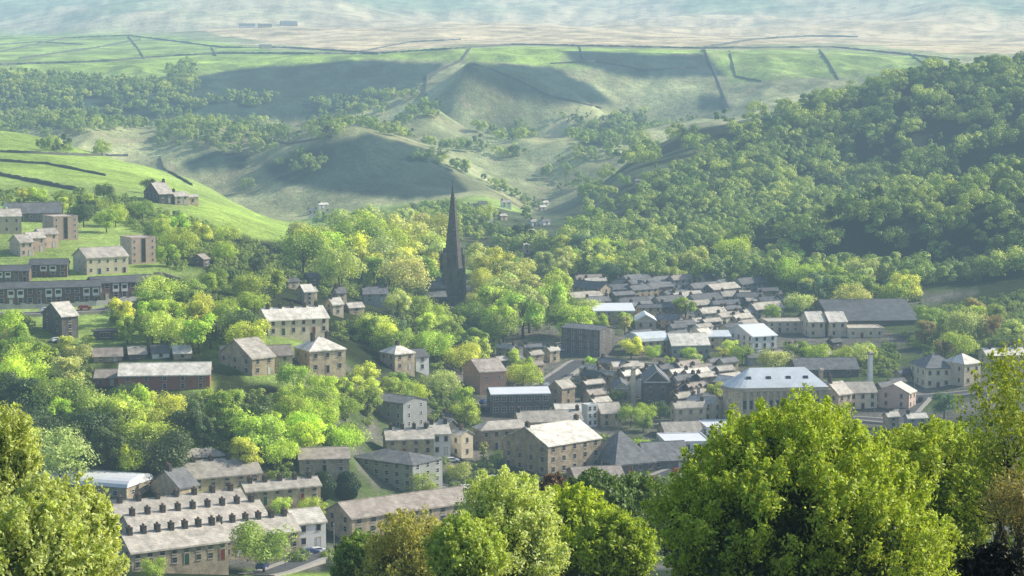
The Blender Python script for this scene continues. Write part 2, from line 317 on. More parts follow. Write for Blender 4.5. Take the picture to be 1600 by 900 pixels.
# ------------------------------------------------------------------ building materials
def course_mat(name, c1, c2, mortar, bw=0.5, bh=0.22, rough=0.9, soot=0.45):
    m = bpy.data.materials.new(name); m.use_nodes = True
    nt = m.node_tree; N = nt.nodes; L = nt.links; b = N['Principled BSDF']; b.inputs['Roughness'].default_value = rough; b.inputs['Specular IOR Level'].default_value = 0.2
    g = N.new('ShaderNodeTexCoord'); sx = N.new('ShaderNodeSeparateXYZ'); L.new(g.outputs['Object'], sx.inputs[0])
    ad = N.new('ShaderNodeMath'); L.new(sx.outputs['X'], ad.inputs[0]); L.new(sx.outputs['Y'], ad.inputs[1])
    cb = N.new('ShaderNodeCombineXYZ'); L.new(ad.outputs[0], cb.inputs['X']); L.new(sx.outputs['Z'], cb.inputs['Y'])
    br = N.new('ShaderNodeTexBrick'); br.inputs['Scale'].default_value = 1; br.inputs['Brick Width'].default_value = bw; br.inputs['Row Height'].default_value = bh; br.inputs['Mortar Size'].default_value = 0.012
    br.inputs['Color1'].default_value = (*c1, 1); br.inputs['Color2'].default_value = (*c2, 1); br.inputs['Mortar'].default_value = (*mortar, 1); L.new(cb.outputs[0], br.inputs['Vector'])
    nz = N.new('ShaderNodeTexNoise'); nz.inputs['Scale'].default_value = 0.45; nz.inputs['Detail'].default_value = 8; nz.inputs['Roughness'].default_value = 0.7; L.new(g.outputs['Object'], nz.inputs['Vector'])
    mr = N.new('ShaderNodeMapRange'); mr.inputs['From Min'].default_value = 0.3; mr.inputs['From Max'].default_value = 0.7; mr.inputs['To Min'].default_value = 1 - soot; mr.inputs['To Max'].default_value = 1 + soot; L.new(nz.outputs['Fac'], mr.inputs['Value'])
    oi = N.new('ShaderNodeObjectInfo'); m2 = N.new('ShaderNodeMapRange'); m2.inputs['To Min'].default_value = 0.8; m2.inputs['To Max'].default_value = 1.2; L.new(oi.outputs['Random'], m2.inputs['Value'])
    ml = N.new('ShaderNodeMath'); ml.operation = 'MULTIPLY'; L.new(mr.outputs[0], ml.inputs[0]); L.new(m2.outputs[0], ml.inputs[1])
    mx = N.new('ShaderNodeVectorMath'); mx.operation = 'SCALE'; L.new(br.outputs['Color'], mx.inputs[0]); L.new(ml.outputs[0], mx.inputs['Scale']); L.new(mx.outputs[0], b.inputs['Base Color'])
    return m
W = {
 'church': course_mat('weathered_gritstone', (0.15,0.135,0.115), (0.11,0.10,0.088), (0.07,0.065,0.06), 0.9, 0.4, soot=0.45),
 'stone': course_mat('sooty_sandstone', (0.56,0.46,0.32), (0.42,0.34,0.235), (0.24,0.20,0.15)),
 'dark': course_mat('blackened_stone', (0.18,0.16,0.145), (0.13,0.12,0.11), (0.08,0.07,0.06)),
 'cream': course_mat('cleaned_sandstone', (0.72,0.62,0.46), (0.62,0.53,0.38), (0.45,0.38,0.29), soot=0.2),
 'pink': course_mat('buff_brick', (0.72,0.54,0.45), (0.63,0.46,0.38), (0.3,0.24,0.2), 0.3, 0.1, soot=0.15),
 'brick': course_mat('red_brick', (0.46,0.19,0.15), (0.37,0.15,0.12), (0.24,0.17,0.14), 0.3, 0.1, soot=0.2),
 'orange': course_mat('orange_brick', (0.52,0.30,0.20), (0.45,0.26,0.17), (0.35,0.25,0.2), 0.3, 0.1, soot=0.15),
 'white': mat('white_render', (0.75,0.75,0.72), 0.85, 0.1, 0.6, 0.05),
 'grey': mat('grey_concrete', (0.34,0.35,0.34), 0.85, 0.15, 0.5, 0.05, big=0.2),
 'brown': mat('brown_cladding', (0.17,0.12,0.10), 0.8, 0.2, 0.6, 0.05),
}
def roof_mat(name, c1, c2, rough, spec, slope=True):
    m = course_mat(name, c1, c2, tuple(c * 0.5 for c in c1), 0.55, 0.32, rough, 0.42)
    m.node_tree.nodes['Principled BSDF'].inputs['Specular IOR Level'].default_value = spec
    return m
RF = {
 'slate': roof_mat('blue_slate', (0.20,0.20,0.20), (0.145,0.15,0.155), 0.65, 0.3),
 'stone': roof_mat('stone_slates', (0.56,0.51,0.43), (0.44,0.40,0.34), 0.7, 0.4),
 'brown': roof_mat('brown_tiles', (0.44,0.38,0.32), (0.36,0.31,0.26), 0.7, 0.3),
 'pale': roof_mat('weathered_pale_slates', (0.76,0.71,0.61), (0.62,0.58,0.50), 0.6, 0.5),
 'white': mat('white_sheet_roof', (0.82,0.84,0.86), 0.5, 0.06, 0.3, 0, spec=0.4),
 'lead': mat('blue_grey_lead', (0.70,0.75,0.78), 0.45, 0.14, 0.35, 0.05, spec=0.6, big=0.2),
 'felt': mat('dark_roof_felt', (0.12,0.125,0.13), 0.7, 0.25, 0.4, 0.05, big=0.3),
}
GL = glass_mat('window_glass', (0.03,0.04,0.05)); FRG = mat('grey_paint', (0.30,0.29,0.27), 0.6, 0.1, 3, 0); FRW = mat('white_paint', (0.72,0.72,0.70), 0.5, 0.06, 3, 0); FRD = mat('dark_paint', (0.06,0.05,0.05), 0.5, 0.1, 3, 0)
LINT = mat('dressed_stone', (0.46,0.40,0.31), 0.9, 0.15, 2, 0.05); POT = mat('clay_pot', (0.30,0.17,0.11), 0.8, 0.2, 4, 0); STK = mat('sooty_chimney_stone', (0.09,0.075,0.06), 0.9, 0.3, 1.5, 0.2)
_wc = {}
def window_mesh(w, h, style):
    k = (round(w, 1), round(h, 1), style)
    if k in _wc: return _wc[k]
    w, h = k[0], k[1]; b = MB(); t = 0.09
    # faces -y, wall plane at y = 0; surround stands proud, pane set between
    b.box(-w/2, w/2, -0.03, 0.05, 0, h, 1)
    m = 0
    b.box(-w/2, -w/2 + t, -0.07, 0.05, 0, h, m); b.box(w/2 - t, w/2, -0.07, 0.05, 0, h, m)
    b.box(-w/2 + t, w/2 - t, -0.068, 0.05, 0, t, m); b.box(-w/2 + t, w/2 - t, -0.068, 0.05, h - t, h, m)
    n = max(1, int(round(w / 1.1)))
    for q in range(1, n): b.box(-w/2 + w*q/n - 0.04, -w/2 + w*q/n + 0.04, -0.066, 0.05, t, h - t, m)
    b.box(-w/2 + t, w/2 - t, -0.06, 0.05, h*0.5 - 0.035, h*0.5 + 0.035, m)
    if style != 'plain':
        b.box(-w/2 - 0.12, w/2 + 0.12, -0.14, 0.05, -0.16, -0.002, 2); b.box(-w/2 - 0.14, w/2 + 0.14, -0.05, 0.05, h + 0.002, h + 0.22, 2)
    me = b.mesh('window', [FRD if style == 'darkframe' else FRG if style == 'stone' else FRW, GL, LINT]); _wc[k] = me; return me
_dc = {}
def door_mesh(c):
    if c in _dc: return _dc[c]
    b = MB(); b.box(-0.5, 0.5, -0.06, 0.05, 0, 2.05, 0)
    for z0, z1 in ((0.2, 0.9), (1.05, 1.9)):
        for x0 in (-0.38, 0.06): b.box(x0, x0 + 0.32, -0.085, 0.0, z0, z1, 0)
    b.box(-0.64, -0.502, -0.1, 0.05, 0, 2.2, 1); b.box(0.502, 0.64, -0.1, 0.05, 0, 2.2, 1); b.box(-0.64, 0.64, -0.1, 0.05, 2.202, 2.4, 1)
    me = b.mesh('door', [mat('door_paint', c, 0.4, 0.1, 3, 0), LINT]); _dc[c] = me; return me
DC = [(0.25,0.04,0.03), (0.03,0.08,0.18), (0.04,0.12,0.06), (0.6,0.6,0.58), (0.05,0.04,0.04)]
_cc = {}
def chimney_mesh(n, h):
    k = (n, h)
    if k in _cc: return _cc[k]
    b = MB(); L_ = 0.38 * n + 0.3
    b.box(-L_/2, L_/2, -0.45, 0.45, -1.2, h, 0); b.box(-L_/2 - 0.08, L_/2 + 0.08, -0.53, 0.53, h + 0.002, h + 0.15, 0)
    for q in range(n):
        x = (q - (n - 1) / 2) * 0.38; b.ring(x, 0, [(0.13, h + 0.15), (0.15, h + 0.2), (0.11, h + 0.55), (0.13, h + 0.6)], 7, 1)
    me = b.mesh('chimney', [STK, POT]); _cc[k] = me; return me

BUILT = []      # pixel boxes of the houses, so that no tree is planted over a front the photo shows
def house(name, label, x0, xc, x1, yb, he, r, roof='gable', pitch=28, wall='stone', rf='stone', fl=2, bay=None, ww=1.1, wh=1.4, win=True, l=None, ch=0, cpos=None,
          style='stone', cat='house', group=None, door=True, gwin=True, keep=0.8, chh=1.3, dmin=300, over=0.35, pots=3, split=None, P=None, front=True, up=0.0, panels=None, slot=False):
    """x0..xc..x1 and yb, he are pixels of the photo: gable end, corner and long front; r turns the front towards the right"""
    P = P or at(xc, yb, dmin); s = F / P.y; a = R(r); ca, sa = math.cos(a), abs(math.sin(a))
    if r >= 0:
        w_ = (x1 - xc) / (s * ca); l_ = l or max(3.5, (xc - x0) / (s * max(sa, 0.05))); corner = Vector((-w_/2, -l_/2, 0))
    else:
        w_ = (xc - x0) / (s * ca); l_ = l or max(3.5, (x1 - xc) / (s * max(sa, 0.05))); corner = Vector((w_/2, -l_/2, 0))
    if w_ * ca > 0:   # receding fronts shrink: correct the length once
        far_y = P.y + math.sin(a) * w_ * (1 if r >= 0 else -1); w_ *= (0.5 * (P.y + far_y)) / P.y
        corner.x = -w_/2 if r >= 0 else w_/2
    hw = he / s
    cen = P - Matrix.Rotation(a, 3, 'Z') @ corner; cen.z = P.z + up
    root = link(name, None, None, cen, a); tag(root, label, cat, group)
    wm = W[wall]; b = MB(); X, Y_ = w_/2, l_/2; tp = math.tan(R(pitch)); rh = Y_ * tp
    B0 = -5.0
    if roof == 'gable':
        v = [(-X,-Y_,B0),(X,-Y_,B0),(X,Y_,B0),(-X,Y_,B0),(-X,-Y_,hw),(X,-Y_,hw),(X,Y_,hw),(-X,Y_,hw),(-X,0,hw+rh),(X,0,hw+rh)]
        b.add(v, [(0,1,5,4),(2,3,7,6),(1,2,6,9,5),(3,0,4,8,7)])
    else:
        b.add([(-X,-Y_,B0),(X,-Y_,B0),(X,Y_,B0),(-X,Y_,B0),(-X,-Y_,hw),(X,-Y_,hw),(X,Y_,hw),(-X,Y_,hw)], [(0,1,5,4),(1,2,6,5),(2,3,7,6),(3,0,4,7),(4,5,6,7)])
    if roof == 'flat' : b.box(-X - 0.06, X + 0.06, -Y_ - 0.06, -Y_ + 0.22, hw + 0.002, hw + 0.5); b.box(-X - 0.06, X + 0.06, Y_ - 0.22, Y_ + 0.06, hw + 0.002, hw + 0.5); b.box(-X - 0.058, -X + 0.22, -Y_ + 0.222, Y_ - 0.222, hw + 0.002, hw + 0.5); b.box(X - 0.22, X + 0.058, -Y_ + 0.222, Y_ - 0.222, hw + 0.002, hw + 0.5)
    link('wall', b.mesh('wall', [wm]), root)
    b = MB(); o, t = over, 0.18; e = 0.06   # lifted clear of the wall head
    top = hw + rh
    if roof == 'gable':
        za = hw - o * tp + e; zr = top + e
        for sgn in (-1, 1):
            y0 = sgn * (Y_ + o)
            v = [(-X-o, y0, za), (X+o, y0, za), (X+o, 0, zr), (-X-o, 0, zr)]; v += [(x, y, z + t) for x, y, z in v]
            fs = [(3,2,1,0),(4,5,6,7),(0,1,5,4),(1,2,6,5),(3,0,4,7)]
            if sgn > 0: fs = [f[::-1] for f in fs]
            b.add(v, fs)
        b.box(-X-o, X+o, -0.14, 0.14, zr + t - 0.02, zr + t + 0.09)
    elif roof == 'hip':
        q = min(X * 0.92, Y_); zr = hw + (Y_) * tp + e; z0 = hw - o * tp + e
        v = [(-X-o,-Y_-o,z0),(X+o,-Y_-o,z0),(X+o,Y_+o,z0),(-X-o,Y_+o,z0),(-X+q,0,zr),(X-q,0,zr)]
        v2 = [(x, y, z + t) for x, y, z in v]
        b.add(v + v2, [(6,7,11,10),(7,8,11),(8,9,10,11),(9,6,10),(0,1,7,6),(1,2,8,7),(2,3,9,8),(3,0,6,9),(3,2,1,0)]); top = zr
    elif roof == 'barrel':
        n = 10; v = []; fs = []; rh = pitch / 100 * l_; top = hw + rh
        for k in range(n + 1):
            th = math.pi * k / n; y = -math.cos(th) * (Y_ + o); z = hw + e + rh * math.sin(th) ** 0.8 if 0 < k < n else hw + e
            v += [(-X-o, y, z), (X+o, y, z)]
        for k in range(n): fs.append((2*k, 2*k+1, 2*k+3, 2*k+2))
        fs.append(tuple(2*k for k in range(n+1))[::-1]); fs.append(tuple(2*k+1 for k in range(n+1))); fs.append((0, 2*n, 2*n+1, 1)); b.add(v, fs)
    else:
        b.box(-X + 0.225, X - 0.225, -Y_ + 0.225, Y_ - 0.225, hw + 0.01, hw + 0.2); top = hw + 0.5
    if roof in ('gable', 'hip') and he > 14: # gutters and eaves boards
        for sgn in (-1, 1): b.box(-X-o+.02, X+o-.02, sgn*(Y_+o)-0.07, sgn*(Y_+o)+0.07, hw - o*tp - 0.1, hw - o*tp + e - 0.003)
    ro = link('roof', b.mesh('roof', [RF[rf]]), root)
    # windows
    h1 = hw / fl
    if win:
        def row(x, y, z, rz, sw, sh): link('window', window_mesh(sw, sh, style), root, (x, y, z), rz)
        bay_ = bay or 3.2
        nb = max(1, int(w_ / bay_)); sw = min(ww, w_ / nb * 0.6); sh = min(wh, h1 * 0.62)
        for f in range(fl):
            for k in range(nb):
                x = -X + w_ * (k + 0.5) / nb
                if slot and abs(x) < w_ / nb * .55: continue
                if panels and k % panels[0] in panels[1] and f > 0: continue
                if f == 0 and door and k % 3 == 1:
                    link('door', door_mesh(DC[(k + nb) % len(DC)]), root, (x, -Y_ - 0.001, 0)); continue
                row(x, -Y_ - 0.001, h1 * f + h1 * 0.32, 0, sw, sh)
        if slot:
            q = MB(); q.box(-.75, .75, -.05, .1, .6, hw + .2, 0); q.box(-.75, -.66, -.12, .1, .6, hw + .2, 1); q.box(.66, .75, -.12, .1, .6, hw + .2, 1)
            for f in range(1, fl + 1): q.box(-.658, .658, -.1, .1, h1 * f - .2, h1 * f, 1)
            link('stair_window', q.mesh('stair_window', [GL, FRD]), root, (0, -Y_ - .001, 0))
        if panels:
            for k in range(nb):
                if k % panels[0] in panels[1]:
                    q = MB(); pw = w_ / nb * .36; q.box(-pw, pw, -.16, .05, h1 * .95, hw - .15, 0); q.box(-pw * .7, pw * .7, -.18, .0, h1 * 1.3, h1 * 1.72, 1)
                    link('white_panel', q.mesh('white_panel', [FRW, GL]), root, (-X + w_ * (k + .5) / nb, -Y_ - .002, 0))
        if gwin and l_ > 4:
            ng = max(1, min(6, int(l_ / 4.2))); gx = -X - 0.001 if r >= 0 else X + 0.001; rz = -math.pi/2 if r >= 0 else math.pi/2
            for f in range(fl):
                for k in range(ng): row(gx, -Y_ + l_ * (k + 0.5) / ng, h1 * f + h1 * 0.32, rz, sw * 0.9, sh)
    for k in range(ch):
        x = cpos[k] * w_ - X if cpos else -X + w_ * (k + 0.5) / ch if ch > 2 else (-X + 0.6 if k == 0 else X - 0.6)
        zt = top if roof != 'barrel' else hw
        link('chimney', chimney_mesh(pots, chh), ro, (x, 0.0, zt), math.pi/2 if roof == 'hip' else math.pi/2)
    h_px = (top + 1) * s
    BUILT.append((min(x0, xc, x1), max(x0, xc, x1), yb - h_px, yb, keep))
    return root, w_, l_, hw, s

G_est = 'terraces of the hillside estate'
# --- hillside estate on the left
house('terrace_house_row', 'long two-storey terrace with white panels, right-hand front row of the hillside estate', 126,147,234,470,27,28, wall='brown', rf='felt', pitch=20, l=9, bay=3.0, ww=1.6, wh=1.7, ch=0, style='plain', cat='terrace', group=None, dmin=500, panels=(3, (0, 2)))
house('terrace_house_row', 'long two-storey terrace with white bays at the left edge below the stepped row', -75,-50,146,480,27,16, wall='brown', rf='felt', pitch=20, l=9, bay=3.0, ww=1.6, wh=1.7, style='plain', cat='terrace', dmin=500, panels=(4, (0, 1)))
house('terrace_house_row', 'gabled stone row with dark end wall and sunlit front under the square tower block', 104,136,194,430,27,33, wall='cream', rf='stone', pitch=24, cat='terrace', dmin=500, style='plain', bay=2.8)
house('flat_block', 'square four-storey brick block with a dark stair slot, nearer the grass bank', 181,206,240,413,40,32, roof='flat', wall='pink', rf='stone', fl=4, bay=2.3, cat='flats', dmin=500, style='plain', ww=0.9, wh=1.1, door=False, slot=True)
house('terrace_house_row', 'short dark terrace with white windows behind the long front row', 40,46,104,433,19,6, wall='brown', rf='felt', pitch=22, l=8, cat='terrace', dmin=500, style='plain', bay=2.8, ww=1.5, panels=(4, (1, 2)))
house('terrace_house_row', 'short dark terrace at the left edge, level with the one behind the front row', -30,-20,44,443,19,6, wall='brown', rf='felt', pitch=22, l=8, cat='terrace', dmin=500, style='plain', bay=2.8, ww=1.5, panels=(4, (1, 2)))
for k, (a_, b_, c_, y_, n_) in enumerate(((6,32,50,401,'lowest'), (28,46,68,394,'middle'), (46,64,88,388,'uppermost'))):
    house('stepped_house', f'{n_} house of the stepped row climbing to the tower block', a_, b_, c_, y_, 22, 34, wall='pink', rf='stone', pitch=24, dmin=500, style='plain', bay=2.6, group='houses of the stepped row')
house('flat_block', 'square brick block with a dark stair slot at the top of the stepped row', 57,84,118,376,36,32, roof='flat', wall='pink', rf='stone', fl=4, bay=2.3, cat='flats', dmin=500, style='plain', ww=0.9, wh=1.1, door=False, slot=True)
house('terrace_house_row', 'low row with long dark blue roof behind the upper tower block', 12,14,92,346,12,14, wall='dark', rf='slate', fl=1, l=14, pitch=30, cat='terrace', dmin=500, style='plain')
house('block_of_flats', 'pale sunlit block at the left edge above the terraces', -40,-28,29,366,27,20, wall='cream', rf='stone', cat='flats', dmin=500, l=10, style='plain')
house('white_cottage', 'tiny white gabled cottage at the left edge of the upper estate', 4,10,17,330,9,40, wall='white', rf='slate', fl=1, dmin=500, win=False, cat='cottage')
house('detached_house', 'tall dark stone house alone on the grass below the estate', 56,97,119,530,36,40, wall='dark', rf='pale', fl=3, pitch=30, ch=0, dmin=450, cat='house')
house('garden_shed', 'low dark shed with white door right of the lone stone house', 143,146,182,531,12,5, wall='dark', rf='felt', roof='flat', fl=1, l=6, dmin=450, cat='shed', bay=4, ww=3, wh=1.4, door=False)
# --- farm houses and others higher on the left
house('farmhouse', 'dark gabled farmhouse, left of the hillside farm cluster', 216,249,268,318,15,32, wall='dark', rf='stone', dmin=700, ch=2, cat='farmhouse', group=None)
house('farmhouse', 'pale farmhouse in the middle of the hillside farm cluster', 262,274,293,320,13,30, wall='cream', rf='stone', dmin=700, ch=1, cat='farmhouse')
house('barn', 'small stone barn, right end of the hillside farm cluster', 286,292,309,320,12,28, wall='stone', rf='pale', dmin=700, fl=1, cat='barn')
house('stone_cottage', 'small dark cottage among trees below the bright green field', 298,318,326,417,12,55, wall='dark', rf='brown', dmin=600, cat='cottage', fl=2)
# --- middle slope
house('stone_terrace', 'lit stone terrace with dark gable and five chimneys above the wooded bank', 393,419,510,525,24,26, rf='pale', wall='cream', ch=5, cat='terrace', dmin=480, bay=3.4)
house('stone_house', 'cream stone house with tall walls at the wood edge beyond the lit terrace', 470,476,491,478,22,25, wall='cream', rf='pale', l=8, dmin=600, ch=0, cat='house', fl=3)
house('stone_house', 'gabled house with a steep pale roof right of the lit terrace', 506,520,536,492,16,35, wall='cream', rf='pale', dmin=600, pitch=36, ch=1)
house('stone_house', 'tall narrow house in front of the dark wood', 517,527,541,474,16,30, wall='stone', rf='slate', dmin=600, pitch=38, ch=1)
house('stone_cottage', 'small cottage with bright striped roof below the shaded villa', 536,546,568,490,9,32, wall='stone', rf='pale', dmin=600, pitch=34, fl=1, cat='cottage')
house('shaded_villa', 'grey villa in the shade of the church wood beside the white pole', 562,568,606,473,13,8, wall='grey', rf='slate', dmin=600, l=9, ch=2, cat='villa')
house('stone_house', 'gable-fronted stone house left of the brown-roofed one', 332,394,426,588,28,44, rf='stone', wall='stone', dmin=450, pitch=30, ch=0)
house('stone_house', 'stone house with brown roof between two larger houses', 400,410,456,582,26,14, rf='brown', wall='stone', dmin=450, l=9, ch=0)
house('large_stone_house', 'big hip-roofed stone house with two chimneys and a dark side wall', 455,484,538,584,36,30, rf='pale', roof='hip', wall='stone', dmin=450, ch=2, cpos=[.3,.7], fl=2, pitch=30, bay=3.6)
house('stone_house', 'stone house with one chimney and a grey end wall above the green bank', 592,617,647,580,27,38, rf='pale', roof='hip', dmin=450, ch=1, cpos=[.5], wall='stone')
house('white_cottage', 'narrow white gabled house joined to the stone one on the green bank', 645,650,670,580,22,30, rf='slate', wall='white', dmin=450, l=8, cat='house')
house('brick_school', 'long red brick block with a pale roof among the trees', 150,186,327,612,25,6, wall='brick', rf='pale', l=11, dmin=450, fl=2, pitch=26, bay=5, ww=1.2, cat='school', style='plain', door=False)
house('brick_annexe', 'low red brick annexe at the left end of the long brick block', 146,148,184,604,13,4, wall='brick', rf='brown', l=9, dmin=450, fl=1, pitch=22, cat='annexe', style='plain')
house('stone_house', 'small brown-roofed house behind the long brick block', 138,146,190,567,9,12, wall='stone', rf='brown', dmin=480, l=8)
for k, (a_, y_, c_, lab) in enumerate(((196,563,'dark','small dark house behind the red brick block, left one'), (232,561,'white','small white house behind the red brick block'), (266,562,'stone','stone cottage behind the right end of the brick block'), (340,562,'stone','low stone cottage above the gable-fronted house'))):
    house('stone_cottage', lab, a_, a_+6, a_+32, y_, 9, 15, wall=c_, rf=['stone','slate','pale','brown'][k], dmin=480, fl=1, l=7, cat='cottage')
# --- bottom left
house('warehouse', 'long low warehouse with a curved white roof among trees at lower left', 44,198,232,782,20,-20, roof='barrel', pitch=18, wall='stone', rf='white', l=12, dmin=400, fl=1, bay=6, ww=1.4, wh=1.2, cat='warehouse', style='plain', door=False)
house('lean_to_shed', 'dark blue-roofed low shed in front of the white-roofed warehouse', 152,158,226,800,6,4, roof='gable', pitch=12, wall='dark', rf='felt', l=9, dmin=400, fl=1, win=False, cat='shed')
house('school_building', 'stone school wing with a big gable and dark slate roof beside the warehouse', 228,281,306,790,28,50, wall='stone', rf='slate', pitch=34, dmin=400, fl=1, cat='school', ch=1, cpos=[.2])
house('school_building', 'long stone school range with beige roof and chimneys behind the gabled wing', 278,300,404,768,20,26, wall='stone', rf='stone', dmin=400, l=12, ch=4, cat='school', fl=2, chh=1.0)
house('hip_roofed_pavilion', 'small hip-roofed dark stone building at the back of the school', 272,286,350,728,12,22, roof='hip', wall='dark', rf='stone', dmin=400, fl=1, cat='house')
house('stone_terrace', 'short stone terrace with five chimneys left of the clipped round trees', 368,385,497,792,24,26, wall='stone', rf='stone', dmin=400, ch=5, cat='terrace', bay=3.0)
house('stone_terrace', 'nearest stone terrace at bottom left with pairs of sooty chimneys', 180,206,346,893,30,32, wall='stone', rf='stone', dmin=380, ch=7, cat='terrace', bay=2.6, group=None, pitch=30, l=9.5)
house('stone_terrace', 'stone terrace continuing the nearest one towards the white house', 330,347,462,873,30,32, wall='stone', rf='stone', dmin=380, ch=6, cat='terrace', bay=2.6, pitch=30, l=9.5)
house('stone_terrace', 'second stone terrace directly behind the nearest one, chimneys along the ridge', 185,208,404,853,22,32, wall='stone', rf='stone', dmin=380, ch=9, cat='terrace', bay=2.6, pitch=30, l=9.5)
house('stone_terrace', 'third stone terrace back, between the school and the second terrace', 168,184,372,822,14,32, wall='stone', rf='stone', dmin=380, ch=7, cat='terrace', bay=2.6, pitch=28, l=9)
house('white_house', 'white rendered house at the right end of the nearest terraces', 440,463,508,858,40,28, wall='white', rf='pale', dmin=400, cat='house', style='darkframe', bay=2.5, l=9)
house('stone_mill', 'long low mill with a brown slate roof running back from its gable, below the centre', 503,550,742,853,44,35, wall='stone', rf='brown', dmin=400, cat='mill', fl=3, bay=4, pitch=24, ww=1.5, wh=1.5, door=False)
house('stone_office_block', 'tall grey block with ribbed shaded front and tan right end by the clipped trees', 543,690-45,690,776,50,-36, roof='hip', wall='grey', rf='slate', dmin=450, cat='office', fl=4, bay=3.2, pitch=16, ww=1.6, wh=1.8, style='plain', door=False)
house('annexe_hall', 'low hall with brown roof left of the grey ribbed block', 462,468,546,740,22,8, wall='stone', rf='brown', l=11, dmin=450, cat='hall', fl=2, bay=4, style='plain', pitch=20)
house('stone_terrace', 'stone terrace with sooty chimneys running up to the white gabled house', 598,604,678,713,26,10, wall='stone', rf='stone', dmin=450, ch=4, cat='terrace', bay=3, l=9)
house('white_house', 'white gabled house with four dark windows between two stone terraces', 670,676,704,712,34,14, wall='white', rf='pale', dmin=450, ch=2, cat='house', style='darkframe', bay=2.2, l=9)
house('stone_house', 'stone house with a sunlit right end, next to the white gabled one', 703,721,739,716,36,-45, wall='cream', rf='stone', dmin=450, ch=1, cpos=[.5], cat='house', bay=2.5)
house('grey_block', 'shaded grey block with flat dark roof and pale right end in the trees', 582,630,666,672,42,-40, roof='gable', pitch=14, wall='grey', rf='slate', dmin=450, cat='office', fl=3, bay=3.2, style='plain', door=False)
house('brick_works', 'brown-roofed works with an orange brick front right of the wooded bank', 722,750,791,617,36,22, wall='orange', rf='brown', pitch=22, dmin=500, cat='works', fl=2, bay=4, ww=.9, wh=1, style='plain')
house('stone_house_row', 'stone houses with hipped beige roof behind the large mill', 738,752,832,704,32,22, wall='stone', rf='stone', roof='hip', dmin=450, cat='terrace', fl=2, bay=3)
house('stone_house_row', 'stone row with long beige roof stepping right behind the large mill', 800,812,912,690,30,12, wall='stone', rf='stone', dmin=450, cat='terrace', fl=2, bay=3, l=10, ch=2)
house('glass_fronted_hall', 'dark hall with a bright strip roof and glazed front', 752,768,860,650,34,8, roof='gable', pitch=12, wall='dark', rf='white', l=12, dmin=450, cat='hall', fl=2, bay=2.6, ww=2, wh=1.8, style='plain', door=False)
house('stone_warehouse', 'stone warehouse with beige roof right of the glazed hall', 858,878,899,636,30,42, wall='stone', rf='stone', dmin=450, cat='warehouse', fl=2, pitch=32)
house('stone_house_row', 'low bright-roofed row above the large mill', 865,870,913,660,14,8, wall='stone', rf='pale', dmin=450, cat='shop row', l=9)
house('blue_glass_tower', 'small blue glazed stair tower with white cap', 909,918,934,668,34,30, roof='flat', wall='white', rf='lead', dmin=450, cat='stair tower', fl=3, bay=1.4, ww=1.1, wh=2.2, style='plain', door=False, keep=.5)
house('stone_house', 'stone building with shop openings right of the blue stair tower', 934,940,972,668,22,12, wall='stone', rf='stone', dmin=450, cat='shop', l=10)
house('stone_mill', 'large stone mill with broad bright roof and shaded gable in the town centre', 785,856,942,744,48,42, wall='stone', rf='pale', dmin=450, cat='mill', fl=3, bay=4.2, pitch=24, ch=2, cpos=[.04,.96], ww=1.3, wh=1.5, door=False)
house('slate_hall', 'hall with large dark slate hipped roof right of the bright-roofed mill', 944,962,1026,742,16,24, roof='hip', wall='dark', rf='slate', dmin=450, cat='hall', fl=1, pitch=38, l=20)
house('slate_hall', 'lower dark slate range joined to the hipped slate hall', 1005,1012,1082,735,14,14, wall='dark', rf='slate', dmin=450, cat='hall', fl=1, pitch=30, l=15, bay=5)
house('low_shed', 'low shed with brown and purple roofs in front of the slate hall', 893,900,978,760,12,10, wall='brick', rf='brown', dmin=450, cat='shed', fl=1, pitch=16, l=14, bay=4, door=False, style='plain')
house('flat_roofed_store', 'white flat-roofed store behind the big foreground tree', 1098,1104,1162,684,15,6, roof='flat', wall='white', rf='white', l=14, dmin=450, cat='store', fl=1, bay=5, ww=2.5, style='plain')
house('flat_roofed_store', 'two-tier white flat-roofed store left of the foreground tree', 1034,1040,1112,706,14,6, roof='flat', wall='white', rf='white', l=16, dmin=450, cat='store', fl=1, bay=4, ww=3, style='plain')
house('market_shed', 'stone shed with roof lights between the store and the slate hall', 1030,1040,1100,686,9,12, wall='stone', rf='stone', l=10, dmin=450, cat='shed', fl=1)
house('tall_stone_block', 'tall dark stone block with a sunlit cream end by the round tree', 878,937,962,558,42,-36, wall='dark', rf='slate', pitch=12, dmin=500, cat='office', fl=4, bay=3.4, style='plain', door=False)
house('long_shop', 'long building with a curving white roof beyond the round tree', 924,928,992,506,20,4, roof='gable', pitch=10, wall='stone', rf='white', l=22, dmin=600, cat='shop', fl=2, bay=4, style='plain')
house('market_hall', 'market hall with rounded grey roof in the middle of the town', 980,1000,1046,556,22,26, roof='barrel', pitch=26, wall='stone', rf='lead', dmin=500, cat='market hall', fl=2, bay=2.8)
house('long_shop', 'long shop with pale roof and light blue front right of the market hall', 1044,1050,1110,558,18,8, wall='grey', rf='pale', dmin=500, cat='shop', fl=1, l=14, bay=2.4, ww=1.5, style='plain')
house('stone_house_row', 'small houses with bright gables above the light blue shop', 1080,1100,1118,548,24,40, wall='cream', rf='pale', dmin=500, cat='terrace', fl=2)
house('white_shop', 'white shop with low roof near the far right of the town backdrop', 1140,1176,1216,546,20,25, wall='white', rf='white', pitch=18, dmin=550, cat='shop', fl=2, bay=3, style='darkframe')
house('stone_house', 'pale stone building with flat front left of the white shop', 1100,1104,1142,548,22,6, wall='stone', rf='lead', pitch=15, dmin=550, l=12, cat='shop')
house('low_works', 'low beige works with flat roof behind the white shop', 1196,1200,1262,520,16,6, roof='flat', wall='cream', rf='stone', dmin=600, l=14, cat='works', fl=2, style='plain')
